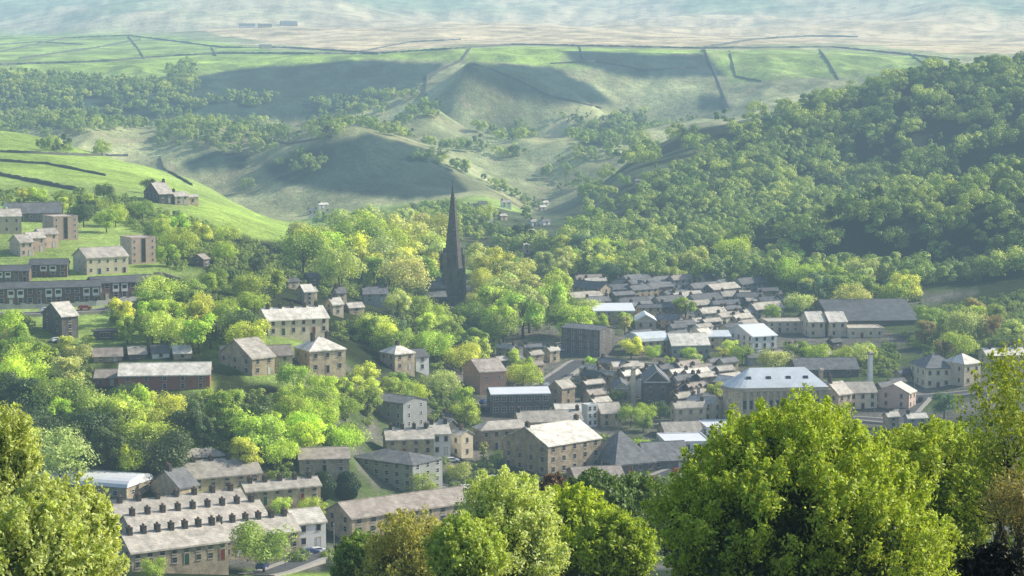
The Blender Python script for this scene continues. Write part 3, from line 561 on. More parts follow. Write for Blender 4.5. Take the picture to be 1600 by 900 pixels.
house('stone_villa', 'left of two villas with twin white-edged gables beyond the town', 1258,1264,1290,527,24,10, wall='cream', rf='pale', pitch=30, dmin=600, l=12, cat='villa')
house('stone_villa', 'right of two villas with twin white-edged gables beyond the town', 1290,1296,1324,527,24,10, wall='cream', rf='pale', pitch=30, dmin=600, l=12, cat='villa')
house('low_works', 'low beige flat-roofed works right of the twin villas', 1322,1326,1382,528,14,4, roof='flat', wall='cream', rf='stone', dmin=600, l=12, cat='works', fl=1, style='plain')
house('big_warehouse', 'huge dark roofed warehouse in shade below the wooded hill', 1284,1300,1440,512,10,6, wall='dark', rf='felt', pitch=16, dmin=600, l=46, cat='warehouse', fl=1, win=False)
house('slate_shed', 'long dark blue slate shed beyond the town hall', 1236,1244,1344,590,12,4, wall='dark', rf='slate', pitch=26, dmin=500, l=14, cat='shed', fl=1, bay=6)
house('stone_house', 'stone house with a steep beige roof just right of the town hall', 1283,1310,1334,646,30,38, wall='stone', rf='stone', pitch=36, dmin=480, ch=1, cpos=[0.1], chh=2.4)
house('stone_house', 'broad beige-roofed house with open sunlit front by the tall white chimney', 1318,1326,1372,640,26,10, wall='cream', rf='stone', pitch=28, dmin=480, l=11, bay=2.6)
house('stone_house', 'pink-fronted gabled house with a white roof edge on the right', 1376,1420,1436,640,26,60, wall='pink', rf='pale', pitch=26, dmin=480, cat='house')
house('cream_villa', 'large cream villa with dark hipped roof at the right edge of town', 1438,1446,1500,607,32,10, roof='hip', wall='cream', rf='slate', pitch=28, dmin=480, cat='villa', l=15, bay=3, ch=1, cpos=[.7])
house('cream_villa', 'sunlit hip-roofed wing right of the large cream villa', 1494,1506,1536,604,36,32, roof='hip', wall='cream', rf='pale', pitch=28, dmin=480, cat='villa', l=10, bay=3)
house('stone_house_row', 'pale row half hidden behind the bare branches at the right edge', 1536,1542,1606,570,14,10, wall='cream', rf='pale', dmin=500, cat='terrace', l=8, ch=3)
# pedimented hall: the gable faces the valley
def gable_front(name, label, xl, xr, yb, he, l=12, wall='cream', rf='white', pitch=30, cat='hall', dmin=500, turn=0, fl=1):
    P = at((xl + xr) / 2, yb, dmin); s = F / P.y; wd = (xr - xl) / s
    return _gf(name, label, P, s, wd, he, l, wall, rf, pitch, cat, xl, xr, yb, fl)
def _gf(name, label, P, s, wd, he, l, wall, rf, pitch, cat, xl, xr, yb, fl):
    root = link(name, None, None, (P.x, P.y + l / 2, P.z), 0); tag(root, label, cat)
    hw = he / s; X = wd / 2; rh = X * math.tan(R(pitch)); b = MB(); Y_ = l / 2
    b.add([(-X,-Y_,-4),(X,-Y_,-4),(X,Y_,-4),(-X,Y_,-4),(-X,-Y_,hw),(X,-Y_,hw),(X,Y_,hw),(-X,Y_,hw),(0,-Y_,hw+rh),(0,Y_,hw+rh)], [(0,1,5,8,4),(2,3,7,9,6),(1,2,6,5),(3,0,4,7)])
    link('wall', b.mesh('wall', [W[wall]]), root)
    b = MB(); o = 0.4; t = 0.25; tp = math.tan(R(pitch))
    for sg in (-1, 1):
        v = [(sg*(X+o), -Y_-o, hw - o*tp + .05), (sg*(X+o), Y_+o, hw - o*tp + .05), (0, Y_+o, hw+rh+.05), (0, -Y_-o, hw+rh+.05)]; v += [(x, y, z + t) for x, y, z in v]
        fs = [(3,2,1,0),(4,5,6,7),(0,1,5,4),(1,2,6,5),(2,3,7,6),(3,0,4,7)]
        b.add(v, fs if sg > 0 else [f[::-1] for f in fs])
    link('roof', b.mesh('roof', [RF[rf]]), root)
    b = MB(); b.box(-X-.1, X+.1, -Y_-.25, -Y_-.005, hw-.25, hw+.1); 
    for sg in (-1, 1): b.tube((sg*X, -Y_-.2, hw-.05), (0, -Y_-.2, hw+rh-.1), .22, .22, 4)
    link('pediment', b.mesh('pediment', [FRW]), root)
    n = max(2, int(wd / 3))
    for f in range(fl):
        for k in range(n): link('window', window_mesh(1.1, 1.5, 'stone'), root, (-X + wd*(k+.5)/n, -Y_-.001, hw/fl*f + hw/fl*.3), 0)
    for k in range(3): link('window', window_mesh(1.1, 1.5, 'stone'), root, (X + .001, -Y_ + l*(k+.5)/3, hw*.3), math.pi/2)
    BUILT.append((xl, xr, yb - (hw + rh) * s, yb, .8))
gable_front('pedimented_hall', 'small pale hall with a white triangular pediment facing the viewer', 993,1025,515,14, l=14, fl=1)
gable_front('chapel', 'dark gable-fronted chapel in the shaded middle of the town', 1006,1046,640,44, l=16, wall='dark', rf='slate', pitch=42, cat='chapel', fl=2)
gable_front('stone_chapel', 'sunlit gabled front with arched windows left of the thin pale chimney', 958,984,632,26, l=12, wall='cream', rf='slate', pitch=34, cat='chapel', fl=1)

# ------------------------------------------------------------------ church with its spire
def church():
    P = at(708, 476, 700); s = F / P.y; hpx = 1 / s
    root = link('church', None, None, P, R(12)); tag(root, 'dark gothic church whose tall needle spire rises above the wood', 'church')
    top = (476 - 279) / s; tw = 33 / s / 2 / 1.1; th = 58 / s     # tower half width and height
    sp0 = th
    b = MB(); b.box(-tw, tw, -tw, tw, -6, th)
    for sx in (-1, 1):
        for sy in (-1, 1):
            x, y = sx * tw, sy * tw
            b.box(x - .9, x + .9, y - .9, y + .9, -6.002, th * .42); b.box(x - .7, x + .7, y - .7, y + .7, th * .42, th * .75); b.box(x - .5, x + .5, y - .5, y + .5, th * .75, th + .4)
    for z in (th * .3, th * .62, th - .3): b.box(-tw - .22, tw + .22, -tw - .22, tw + .22, z, z + .35)
    link('tower', b.mesh('tower', [W['church']]), root)
    for sx in (-1, 1):
        for sy in (-1, 1):
            q = MB(); q.ring(sx * tw, sy * tw, [(.62, th + .4), (.6, th + 2.6), (.85, th + 2.8), (.06, th + 7.5)], 8); link('pinnacle', q.mesh('pinnacle', [W['church']]), root)
    q = MB(); R0 = tw * 1.02
    q.ring(0, 0, [(R0*1.02, th - .1), (R0 * .96, th + 2), (R0*.60, th + (top-th)*.42), (R0*.65, th + (top-th)*.425), (R0*.64, th + (top-th)*.435), (R0*.57, th + (top-th)*.44), (R0*.24, th + (top-th)*.78), (R0*.29, th + (top-th)*.784), (R0*.29, th + (top-th)*.79), (R0*.21, th + (top-th)*.80), (.1, top - 1.5), (.3, top - 1.2), (.05, top)], 8, ph=math.pi/8)
    sp = link('spire', q.mesh('spire', [W['church']]), root)
    for k in range(4):        # gabled lucarnes at the foot of the spire
        a = k * math.pi / 2; q = MB(); d0 = R0 * .9
        q.add([(-1,-d0-.5,th+1),(1,-d0-.5,th+1),(1,-d0-.5,th+6),(-1,-d0-.5,th+6),(0,-d0-.5,th+8.6),(-1,-d0+2.4,th+1),(1,-d0+2.4,th+1),(1,-d0+2.4,th+6),(-1,-d0+2.4,th+6),(0,-d0+2.4,th+8.6)],
              [(0,1,2,4,3),(1,6,7,2),(5,0,3,8),(2,7,9,4),(3,4,9,8)])
        q.add([(-.55,-d0-.52,th+1.4),(.55,-d0-.52,th+1.4),(.55,-d0-.52,th+5.4),(0,-d0-.52,th+6.6),(-.55,-d0-.52,th+5.4)], [(0,1,2,3,4)], 1)
        link('lucarne', q.mesh('lucarne', [W['church'], GL]), sp, (0, 0, 0), a)
    for k in range(4):        # belfry lights
        q = MB()
        for x in (-tw * .42, tw * .42): q.add([(x-.8,-tw-.02,th*.66),(x+.8,-tw-.02,th*.66),(x+.8,-tw-.02,th*.88),(x,-tw-.02,th*.95),(x-.8,-tw-.02,th*.88)], [(0,1,2,3,4)]);
        link('belfry_window', q.mesh('belfry_window', [GL]), root, (0, 0, 0), k * math.pi / 2)
    # nave runs left behind the tower, aisle beside it
    nl = 56 / s; b = MB(); nw = 5.0; e = 8.0; rg = 14
    x1 = -tw; x0 = -tw - nl
    b.add([(x0,-nw,-5),(x1,-nw,-5),(x1,nw,-5),(x0,nw,-5),(x0,-nw,e),(x1,-nw,e),(x1,nw,e),(x0,nw,e),(x0,0,rg),(x1,0,rg)], [(0,1,5,4),(2,3,7,6),(3,0,4,8,7),(1,2,6,9,5)])
    b.box(x0 + 1.5, x1 - .01, -nw - 4, -nw + .1, -5, 4.2)
    for k in range(6): b.box(x0 + 2 + k*2.8, x0 + 2.5 + k*2.8, -nw - 4.6, -nw - 4.001, -5, 3.8)
    link('nave', b.mesh('nave', [W['church']]), root)
    b = MB()
    for sg in (-1, 1):
        v = [(x0-.3, sg*(nw+.4), e-.45), (x1+.0, sg*(nw+.4), e-.45), (x1, 0, rg+.1), (x0-.3, 0, rg+.1)]; v += [(x, y, z+.25) for x, y, z in v]
        fs = [(3,2,1,0),(4,5,6,7),(0,1,5,4),(1,2,6,5),(3,0,4,7)]; b.add(v, fs if sg < 0 else [f[::-1] for f in fs])
    b.add([(x0+1.3,-nw-4.4,4.2),(x1-.05,-nw-4.4,4.2),(x1-.05,-nw-.02,6.6),(x0+1.3,-nw-.02,6.6),(x0+1.3,-nw-4.4,4.4),(x1-.05,-nw-4.4,4.4),(x1-.05,-nw-.02,6.8),(x0+1.3,-nw-.02,6.8)], [(4,5,6,7),(0,1,5,4),(1,2,6,5),(3,0,4,7)])
    link('roof', b.mesh('roof', [RF['slate']]), root)
    for k in range(5):
        q = MB(); q.add([(-.6,0,1),(.6,0,1),(.6,0,2.8),(0,0,3.6),(-.6,0,2.8)], [(0,1,2,3,4)]); link('window', q.mesh('window', [GL]), root, (x0 + 3.6 + k*2.8, -nw - 4.02, 0))
    BUILT.append((640, 728, 285, 470, .55)); BUILT.append((690, 726, 285, 455, .97))
church()
house('sunlit_cottage', 'small cottage with pale walls right of the church tower foot', 724,730,748,463,9,20, wall='stone', rf='slate', dmin=700, fl=1, l=6, cat='cottage')

# ------------------------------------------------------------------ town hall: colonnaded block, blue-grey hipped roof with roof lights and a rounded end
def town_hall():
    P = at(1138, 668, 500); s = F / P.y
    r = R(7); W_ = (1296 - 1136) / s / math.cos(r); D_ = 15.0; hw = 56 / s
    corner = Vector((-W_/2, -D_/2, 0)); cen = P - Matrix.Rotation(r, 3, 'Z') @ corner; cen.z = P.z
    root = link('town_hall', None, None, cen, r); tag(root, 'classical town hall with tall pilasters and blue-grey roof behind the big foreground tree', 'town hall')
    X, Y_ = W_/2, D_/2
    # outline with a rounded left end
    def outl(off, n=10):
        pts = [(X + off, -Y_ - off), (X + off, Y_ + off)]
        for k in range(n + 1):
            a = math.pi/2 + math.pi * k / n; pts.append((-X + Y_ * .75 + (Y_ * .75 + off) * math.cos(a), (Y_ + off) * math.sin(a)))
        return pts
    def prism(b, o0, z0, o1, z1, m=0, cap=True):
        p0 = outl(o0); p1 = outl(o1); n = len(p0); vs = [(x, y, z0) for x, y in p0] + [(x, y, z1) for x, y in p1]
        fs = [(i, (i+1) % n, n + (i+1) % n, n + i) for i in range(n)]
        if cap: fs += [tuple(range(n))[::-1], tuple(range(n, 2*n))]
        b.add(vs, fs, m)
    b = MB(); prism(b, 0, -5, 0, hw); link('wall', b.mesh('wall', [W['stone']]), root)
    b = MB(); prism(b, .35, hw * .36, .35, hw * .41); prism(b, .5, hw + .002, .75, hw + .5); prism(b, .3, hw + .502, .3, hw + 1.3); link('cornice', b.mesh('cornice', [LINT]), root)
    b = MB(); z0 = hw + 1.31; zr = z0 + 5.6; p = outl(.15); n = len(p); vs = [(x, y, z0) for x, y in p] + [(-X + Y_*1.15, 0, zr), (X - Y_*.8, 0, zr)]
    fs = [(0, 1, n + 1)]
    for i in range(1, n):
        j = (i + 1) % n; x = (p[i][0] + p[j][0]) / 2
        if i == 1: fs.append((1, 2, n, n + 1))
        elif i == n - 1: fs.append((n - 1, 0, n + 1, n))
        else: fs.append((i, j, n))
    b.add(vs, fs); ro = link('roof', b.mesh('roof', [RF['lead']]), root)
    for x in (-X * .55, -X * .15, X * .25, X * .6):
        q = MB(); q.box(-.8, .8, -.6, .6, 0, .35, 0); q.box(-.7, .7, -.5, .5, .352, .42, 1); o = link('roof_light', q.mesh('roof_light', [FRD, GL]), ro, (x, -Y_ * .5, z0 + 2.6)); o.rotation_euler = (R(36), 0, 0)
    nb = 13
    for k in range(nb + 1):
        x = -X + 4.2 + (W_ - 4.6) * k / nb; q = MB(); q.box(-.42, .42, -.5, .02, hw*.41 + .002, hw - .9); q.box(-.58, .58, -.62, .02, hw - .898, hw - .004); q.box(-.56, .56, -.6, .02, hw*.41 + .004, hw*.41 + .5)
        link('pilaster', q.mesh('pilaster', [LINT]) if k == 0 else bpy.data.meshes['pilaster'], root, (x, -Y_ - .005, 0))
    for k in range(nb):
        x = -X + 4.2 + (W_ - 4.6) * (k + .5) / nb
        link('window', window_mesh(1.2, 3.0, 'stone'), root, (x, -Y_ - .003, hw * .5)); link('window', window_mesh(1.2, 1.8, 'stone'), root, (x, -Y_ - .003, hw * .1))
    for k in range(3):
        link('window', window_mesh(1.2, 3.0, 'stone'), root, (X + .003, -Y_ + D_ * (k + .5) / 3, hw * .5), math.pi/2)
    BUILT.append((1132, 1300, 572, 664, .75))
town_hall()

# ------------------------------------------------------------------ chimneys and poles
def shaft(name, label, px, yb, hpx, wd, wall, cat, dmin=500, square=True):
    P = at(px, yb, dmin); s = F / P.y; h = hpx / s
    root = link(name, None, None, P, R(20)); tag(root, label, cat)
    b = MB(); n = 4 if square else 10
    b.ring(0, 0, [(wd*.7, -3), (wd*.7, h*.12), (wd*.62, h*.13), (wd*.5, h*.92)], n, ph=math.pi/4); link('shaft', b.mesh('shaft', [wall]), root)
    b = MB(); b.ring(0, 0, [(wd*.52, h*.92), (wd*.72, h*.94), (wd*.72, h*.97), (wd*.5, h)], n, ph=math.pi/4); link('cap', b.mesh('cap', [LINT]), root)
shaft('chimney_stack', 'thin pale square chimney in the middle of the town', 989,634,62,1.7,W['cream'],'chimney')
shaft('chimney_stack', 'tall white square stair shaft behind the beige-roofed house on the right', 1359,612,64,1.8,W['white'],'shaft')
shaft('chimney_stack', 'short stone chimney beside the right end of the town hall', 1282,640,66,1.6,W['stone'],'chimney')
shaft('flagpole', 'white pole beside the shaded grey villa', 604.5,477,26,0.6,FRW,'pole',600,False)
shaft('chimney_stack', 'slim grey chimney in front of the yellow tree by the town hall', 1091,652,50,1.1,W['grey'],'chimney')

# ------------------------------------------------------------------ small houses filling the town and its far rows
ADJ = {'stone': 'brown stone', 'dark': 'sooty dark', 'cream': 'cream-walled', 'pink': 'pink-walled', 'brick': 'red brick', 'white': 'white', 'grey': 'grey', 'orange': 'orange brick', 'brown': 'brown'}
RADJ = {'slate': 'dark slate', 'stone': 'beige stone', 'brown': 'brown tiled', 'pale': 'bright pale', 'white': 'white', 'lead': 'blue-grey', 'felt': 'dark'}
small = []
def sm(px, yb, wpx, he, r, wall, rf, where, ch=1, fl=2, dmin=480, pitch=32, roof='gable'):
    small.append((px, yb, wpx, he, r, wall, rf, where, ch, fl, dmin, pitch, roof))
r2 = random.Random(5)
walls_ = ['stone']*4 + ['dark']*4 + ['cream']*2 + ['grey','white']
roofs_ = ['slate']*4 + ['stone']*5 + ['brown']*2 + ['pale']*2 + ['felt']
def fill(x0, x1, y0, y1, n, wpx, he, where, mind, walls=walls_, roofs=roofs_, dmin=480, fl=2):
    placed = []
    for _ in range(n * 40):
        if len(placed) >= n: break
        x, y = r2.uniform(x0, x1), r2.uniform(y0, y1)
        if any(abs(x - a) < mind * 1.25 and abs(y - b_) < mind * .5 for a, b_ in placed): continue
        wv = wpx * r2.uniform(.75, 1.35)
        cx = x + wv * .5; hit = False
        for bx0, bx1, by0, by1, kp in BUILT:     # keep whatever stands in front clear of the named buildings' fronts, and off their ground
            if x < bx1 and x + wv > bx0 and by0 < y and y - he * 1.7 < by1 - 3 and y > by1 - 12: hit = True; break
        if hit: continue
        placed.append((x, y))
        sm(x, y, wv, he * r2.uniform(.85, 1.25), (r2.choice([33, 36, 39]) if (int(y / 26) + int(x / 120)) % 3 else r2.choice([-48, -44, 14, 18])) + r2.uniform(-2, 2), r2.choice(walls), r2.choice(roofs), where, r2.choice([0, 1, 1, 2]), fl, dmin, r2.uniform(28, 38))
fill(905,1125,566,668,44, 42,26,'in the town centre',15)
fill(1035,1125,585,655,7, 34,19,'left of the town hall',14)
fill(760,880,556,600,8, 26,16,'above the glazed hall',16)
fill(960,1140,516,568,19, 38,18,'around the market hall',16)
fill(880,1195,450,506,38, 46,14,'beyond the town',11, ['dark']*3+['grey']*2+['stone'], ['slate']*4+['brown','felt','stone'], 650)
fill(1120,1250,470,520,9, 32,11,'beyond the white shop',13, ['dark']*2+['grey','stone'], ['slate']*3+['stone','pale'], 650)
fill(1160,1300,540,575,5, 24,12,'beyond the town hall',16, walls_, roofs_, 600)
fill(1370,1440,600,690,5, 26,18,'at the foot of the cream villa',18)
fill(700,850,322,362,11, 13,6.5,'far up the valley',8, ['cream','white','stone'], ['pale','stone','slate'], 1050)
fill(800,832,372,408,3, 13,11,'at the valley narrows',8, ['cream','white'], ['pale'], 900)
fill(470,530,325,345,4, 14,7,'behind the church wood',9, ['white','stone','cream'], ['slate','pale'], 950)
fill(425,480,440,468,3, 20,9,'at the edge of the dark wood',12, ['dark','stone'], ['slate','stone'], 650)
fill(960,1040,285,312,3, 12,5,'across the valley',9, ['cream','grey'], ['slate'], 1100)
fill(640,700,660,676,2, 24,12,'behind the stone terrace',14)
fill(1560,1640,548,600,4, 26,13,'at the right edge',13, ['cream','stone'], ['pale','stone'], 500)
far_f = [(372,44,26,'left'), (402,44,22,'middle'), (436,40,28,'right')]
for q, (x, y, wv, n_) in enumerate(far_f):
    sm(x, y, wv, 4, 15, ['white','stone','stone'][q], 'slate', f'on the moor edge, {n_} of three farms', 0, 1, 2200)
sm(404,76,20,4,20,'stone','slate','beside the tree clump on the plateau',0,1,2000)
cnt = {}
for t in small:
    key = (t[5], t[6], t[7]); cnt.setdefault(key, []).append(t)
ORD = ['leftmost'] + [w_ + ' from left' for w_ in 'second third fourth fifth sixth seventh eighth ninth tenth eleventh twelfth thirteenth fourteenth fifteenth sixteenth seventeenth eighteenth nineteenth'.split()]
for key, ts in cnt.items():
    ts.sort(key=lambda t: t[0])
    for i, (px, yb, wv, he, r_, wall, rf, where, ch, fl, dmin, pitch, roof) in enumerate(ts):
        lab = f'{ADJ[wall]} house, {RADJ[rf]} roof, {where}'
        if len(ts) > 1: lab += ', ' + (ORD[i] if i < len(ts) - 1 else 'rightmost')
        a = abs(R(r_)); g = math.sin(a) * .42; x_0, x_1 = px, px + wv
        xc = x_0 + wv * g / (g + math.cos(a)) if r_ > 0 else x_1 - wv * g / (g + math.cos(a))
        house('house', lab, x_0, xc, x_1, yb, he, r_, wall=wall, rf=rf, ch=ch, fl=fl, dmin=dmin, pitch=pitch, group='houses ' + where if where[0] in 'iafonb' else None,
              bay=3.2, pots=2, win=he > 5.5, gwin=he > 9, keep=.45, chh=1.0, l=None)
# ------------------------------------------------------------------ foliage
def leaf_mat(name, ramp, trans=0.35, near=False, vary=.34):
    m = bpy.data.materials.new(name); m.use_nodes = True; nt = m.node_tree; N = nt.nodes; L = nt.links
    for n in list(N): N.remove(n)
    out = N.new('ShaderNodeOutputMaterial'); oi = N.new('ShaderNodeObjectInfo')
    cr = N.new('ShaderNodeValToRGB'); cr.color_ramp.interpolation = 'LINEAR'
    el = cr.color_ramp.elements
    while len(el) > 1: el.remove(el[-1])
    for i, c in enumerate(ramp):
        e = el[0] if i == 0 else el.new(i / (len(ramp) - 1)); e.position = i / max(1, len(ramp) - 1); e.color = (*c, 1)
    if near: cur = oi.outputs['Color']
    else: L.new(oi.outputs['Random'], cr.inputs['Fac']); cur = cr.outputs['Color']
    # lighter and darker clumps, and a little per-leaf variety
    g = N.new('ShaderNodeTexCoord'); nz = N.new('ShaderNodeTexNoise'); nz.inputs['Scale'].default_value = 5.0 if not near else 4.0; nz.inputs['Detail'].default_value = 3; L.new(g.outputs['Object'], nz.inputs['Vector'])
    mr = N.new('ShaderNodeMapRange'); mr.inputs['From Min'].default_value = .3; mr.inputs['From Max'].default_value = .7; mr.inputs['To Min'].default_value = .62; mr.inputs['To Max'].default_value = 1.4; L.new(nz.outputs['Fac'], mr.inputs['Value'])
    ge = N.new('ShaderNodeNewGeometry'); m2 = N.new('ShaderNodeMapRange'); m2.inputs['To Min'].default_value = 1 - vary; m2.inputs['To Max'].default_value = 1 + vary; L.new(ge.outputs['Random Per Island'], m2.inputs['Value'])
    ml = N.new('ShaderNodeMath'); ml.operation = 'MULTIPLY'; L.new(mr.outputs[0], ml.inputs[0]); L.new(m2.outputs[0], ml.inputs[1])
    sc = N.new('ShaderNodeVectorMath'); sc.operation = 'SCALE'; L.new(cur, sc.inputs[0]); L.new(ml.outputs[0], sc.inputs['Scale'])
    d = N.new('ShaderNodeBsdfDiffuse'); t = N.new('ShaderNodeBsdfTranslucent'); L.new(sc.outputs[0], d.inputs['Color'])
    wt = N.new('ShaderNodeVectorMath'); wt.operation = 'MULTIPLY'; wt.inputs[1].default_value = (1.3, 1.2, 0.6); L.new(sc.outputs[0], wt.inputs[0]); L.new(wt.outputs[0], t.inputs['Color'])
    mx = N.new('ShaderNodeMixShader'); mx.inputs[0].default_value = trans; L.new(d.outputs[0], mx.inputs[1]); L.new(t.outputs[0], mx.inputs[2])
    gl = N.new('ShaderNodeBsdfGlossy'); gl.inputs['Roughness'].default_value = 0.5; gl.inputs['Color'].default_value = (1, 1, .9, 1); m3 = N.new('ShaderNodeMixShader'); m3.inputs[0].default_value = 0.03
    L.new(mx.outputs[0], m3.inputs[1]); L.new(gl.outputs[0], m3.inputs[2]); L.new(m3.outputs[0], out.inputs['Surface'])
    return m
LEAF = leaf_mat('leaves', [(0.1, 0.2, 0.05)], 0.38, near=True)
LEAF_NEAR = leaf_mat('near_leaves', [(0.1, 0.2, 0.05)], 0.38, near=True)
WOODLEAF = leaf_mat('woodland_leaves', [(q[0] * 3.3, q[1] * 3.1, q[2] * 2.5) for q in [(0.05,0.085,0.028), (0.12,0.17,0.045), (0.075,0.12,0.035), (0.17,0.21,0.06), (0.06,0.10,0.035), (0.19,0.23,0.07), (0.07,0.11,0.035), (0.03,0.05,0.022)]], 0.33, vary=.15)
SCRUB = leaf_mat('scrub_leaves', [(q[0] * 3.3, q[1] * 3.1, q[2] * 2.5) for q in [(0.05,0.08,0.025), (0.09,0.13,0.035), (0.13,0.17,0.045), (0.07,0.10,0.035)]], 0.3)
BARK = mat('bark', (0.07,0.055,0.04), 0.95, 0.3, 4, 0.3)

def quads_mesh(name, cen, nrm, size, m, aspect=1.5, rng=None, up=None, flat=0.0):
    """one leaf-cluster blade (two triangles folded along the mid rib) per point"""
    n = len(cen); nrm = nrm / (np.linalg.norm(nrm, axis=1, keepdims=True) + 1e-9)
    t = rng.normal(size=(n, 3)) if up is None else up + rng.normal(size=(n, 3)) * 0.35
    u = np.cross(nrm, t); u /= np.linalg.norm(u, axis=1, keepdims=True) + 1e-9; v = np.cross(nrm, u)
    s = (size * rng.uniform(.6, 1.4, n))[:, None]
    a = cen + v * s * aspect * .5; b = cen + u * s * .5 - nrm * s * .12; c = cen - v * s * aspect * .5; d = cen - u * s * .5 - nrm * s * .12
    co = np.stack([a, b, c, d], 1).reshape(-1, 3)
    i = np.arange(n)[:, None] * 4; f = np.concatenate([i, i+1, i+2, i, i+2, i+3], 1).reshape(-1, 3)
    me = bpy.data.meshes.new(name); me.vertices.add(len(co)); me.vertices.foreach_set('co', co.ravel()); me.loops.add(f.size); me.loops.foreach_set('vertex_index', f.ravel().astype(np.int32))
    me.polygons.add(len(f)); me.polygons.foreach_set('loop_start', np.arange(len(f)) * 3); me.update(calc_edges=True); me.materials.append(m); return me
def crown_points(seed, shape, n, jag=0.10, nj=.34, kk=1.0):
    """points on the surface of many overlapping leaf masses that fill a crown of unit tree height"""
    g = np.random.default_rng(seed)
    R0, zc, hz, K = {'round': (.40, .52, .43, 26), 'oval': (.29, .52, .45, 24), 'spread': (.52, .53, .40, 30), 'poplar': (.17, .55, .45, 20), 'bushy': (.55, .48, .46, 30), 'cone': (.24, .52, .46, 26), 'loose': (.40, .54, .43, 17)}[shape]; K = int(K * kk)
    P, Nn = [], []
    per = n // K
    for k in range(K):
        d = g.normal(size=3); d /= np.linalg.norm(d); q = g.uniform(.35, 1) ** .5 * .74
        z = d[2] * q; rr = math.sqrt(max(0, 1 - z * z))
        if shape == 'cone': rr = (1 - z) * .62
        h = math.hypot(d[0], d[1]) + 1e-6; c = np.array([d[0] / h * R0 * rr * min(1, q * 1.1) * (abs(d[0]) + .5) ** .3, d[1] / h * R0 * rr * min(1, q * 1.1), zc + hz * z * 1.0])
        lr = R0 * g.uniform(.30, .52) * (.75 if shape in ('cone', 'poplar') else 1) * (1 if shape != 'loose' else .85)
        p = g.normal(size=(per, 3)); p /= np.linalg.norm(p, axis=1, keepdims=True); p[:, 2] = np.where(p[:, 2] < -.3, -p[:, 2], p[:, 2])
        rad = 1 + fbm(p[:, 0] * 3 + k * 7, p[:, 1] * 3 + p[:, 2] * 2.3, seed + k, 2) * .35
        rad *= 1 - g.uniform(0, 1, per) ** 3 * .5
        pts = c + p * np.array([1, 1, .85]) * lr * rad[:, None]; pts += g.normal(size=pts.shape) * jag * lr
        P.append(pts); Nn.append(p * .9 + g.normal(size=p.shape) * nj + np.array([0, 0, .2]))
    return np.concatenate(P), np.concatenate(Nn), g
def trunk_mesh(seed, h=1.0, thick=.022, limbs=6):
    g = random.Random(seed); b = MB(); p = Vector((0, 0, -.06)); r = thick * 1.5; top = []
    for k in range(6):
        q = p + Vector((g.uniform(-.02, .02), g.uniform(-.02, .02), .11)); b.tube(p, q, r, r * .82, 7); p = q; r *= .82; top.append((p.copy(), r))
    for k in range(limbs):
        p, r = top[g.randrange(2, 6)]; a = g.uniform(0, 6.28); q = p + Vector((math.cos(a) * .12, math.sin(a) * .12, g.uniform(.1, .2))); b.tube(p, q, r * .7, r * .4, 5); b.tube(q, q + Vector((math.cos(a) * .08, math.sin(a) * .08, .14)), r * .4, r * .15, 4)
    return b.mesh('trunk', [BARK], True)
SH = ['round', 'oval', 'spread', 'poplar', 'bushy', 'cone', 'loose', 'round', 'spread', 'oval']
CR = []      # crown meshes for trees of the middle distance
for i, sh_ in enumerate(SH):
    p, q, g = crown_points(100 + i, sh_, 5200); CR.append(quads_mesh('crown', p, q, .03, LEAF, 1.4, g))
TRK = [trunk_mesh(i) for i in range(4)]
G0 = dict(fresh=(0.145,0.21,0.032), mid=(0.10,0.148,0.03), dark=(0.035,0.06,0.022), yellow=(0.185,0.235,0.05), pale=(0.17,0.21,0.085), bronze=(0.125,0.115,0.05), blue=(0.05,0.095,0.055), lime=(0.185,0.26,0.032))
G = {k: (v[0] * 3.6, v[1] * 3.25, v[2] * 2.8) for k, v in G0.items()}
GN = dict(fresh='fresh green', mid='mid green', dark='dark green', yellow='yellow-green', pale='pale green', bronze='bronze', blue='blue-green', lime='bright lime')
SN = dict(round='round', oval='upright oval', spread='broad spreading', poplar='narrow columnar', bushy='low bushy', cone='conical', loose='open-crowned')
TREES = []
def tree(P, h, si, col, region, wmul=1.0):
    rt = link('tree', None, None, (P.x, P.y, P.z - .2), rnd.uniform(0, 6.28)); rt.scale = (h * wmul, h * wmul, h)
    c = link('crown', CR[si], rt); j = rnd.uniform(.85, 1.15); cc = G[col]; c.color = (cc[0] * j * rnd.uniform(.92, 1.1), cc[1] * j, cc[2] * j * rnd.uniform(.8, 1.2), 1)
    link('trunk', TRK[rnd.randrange(4)], rt)
    TREES.append((rt, P, h, si, col, region)); return rt
def covers(px0, px1, py0, py1):
    for b0, b1, c0, c1, kp in BUILT:
        if py1 < c1 - 4: continue                      # the tree stands farther back than the house
        ox = min(px1, b1) - max(px0, b0); oy = min(py1, c1) - max(py0, c0)
        if ox > 0 and oy > 0:
            if ox * oy / max(1, (b1 - b0) * (c1 - c0)) > (1 - kp) * .8 : return True
    return False
def standing_in(P, r=2.0):
    px, py = proj(P.x, P.y, P.z)
    for b0, b1, c0, c1, kp in BUILT:
        if b0 - 2 < px < b1 + 2 and c1 - 16 < py < c1 + 1: return True
    return False
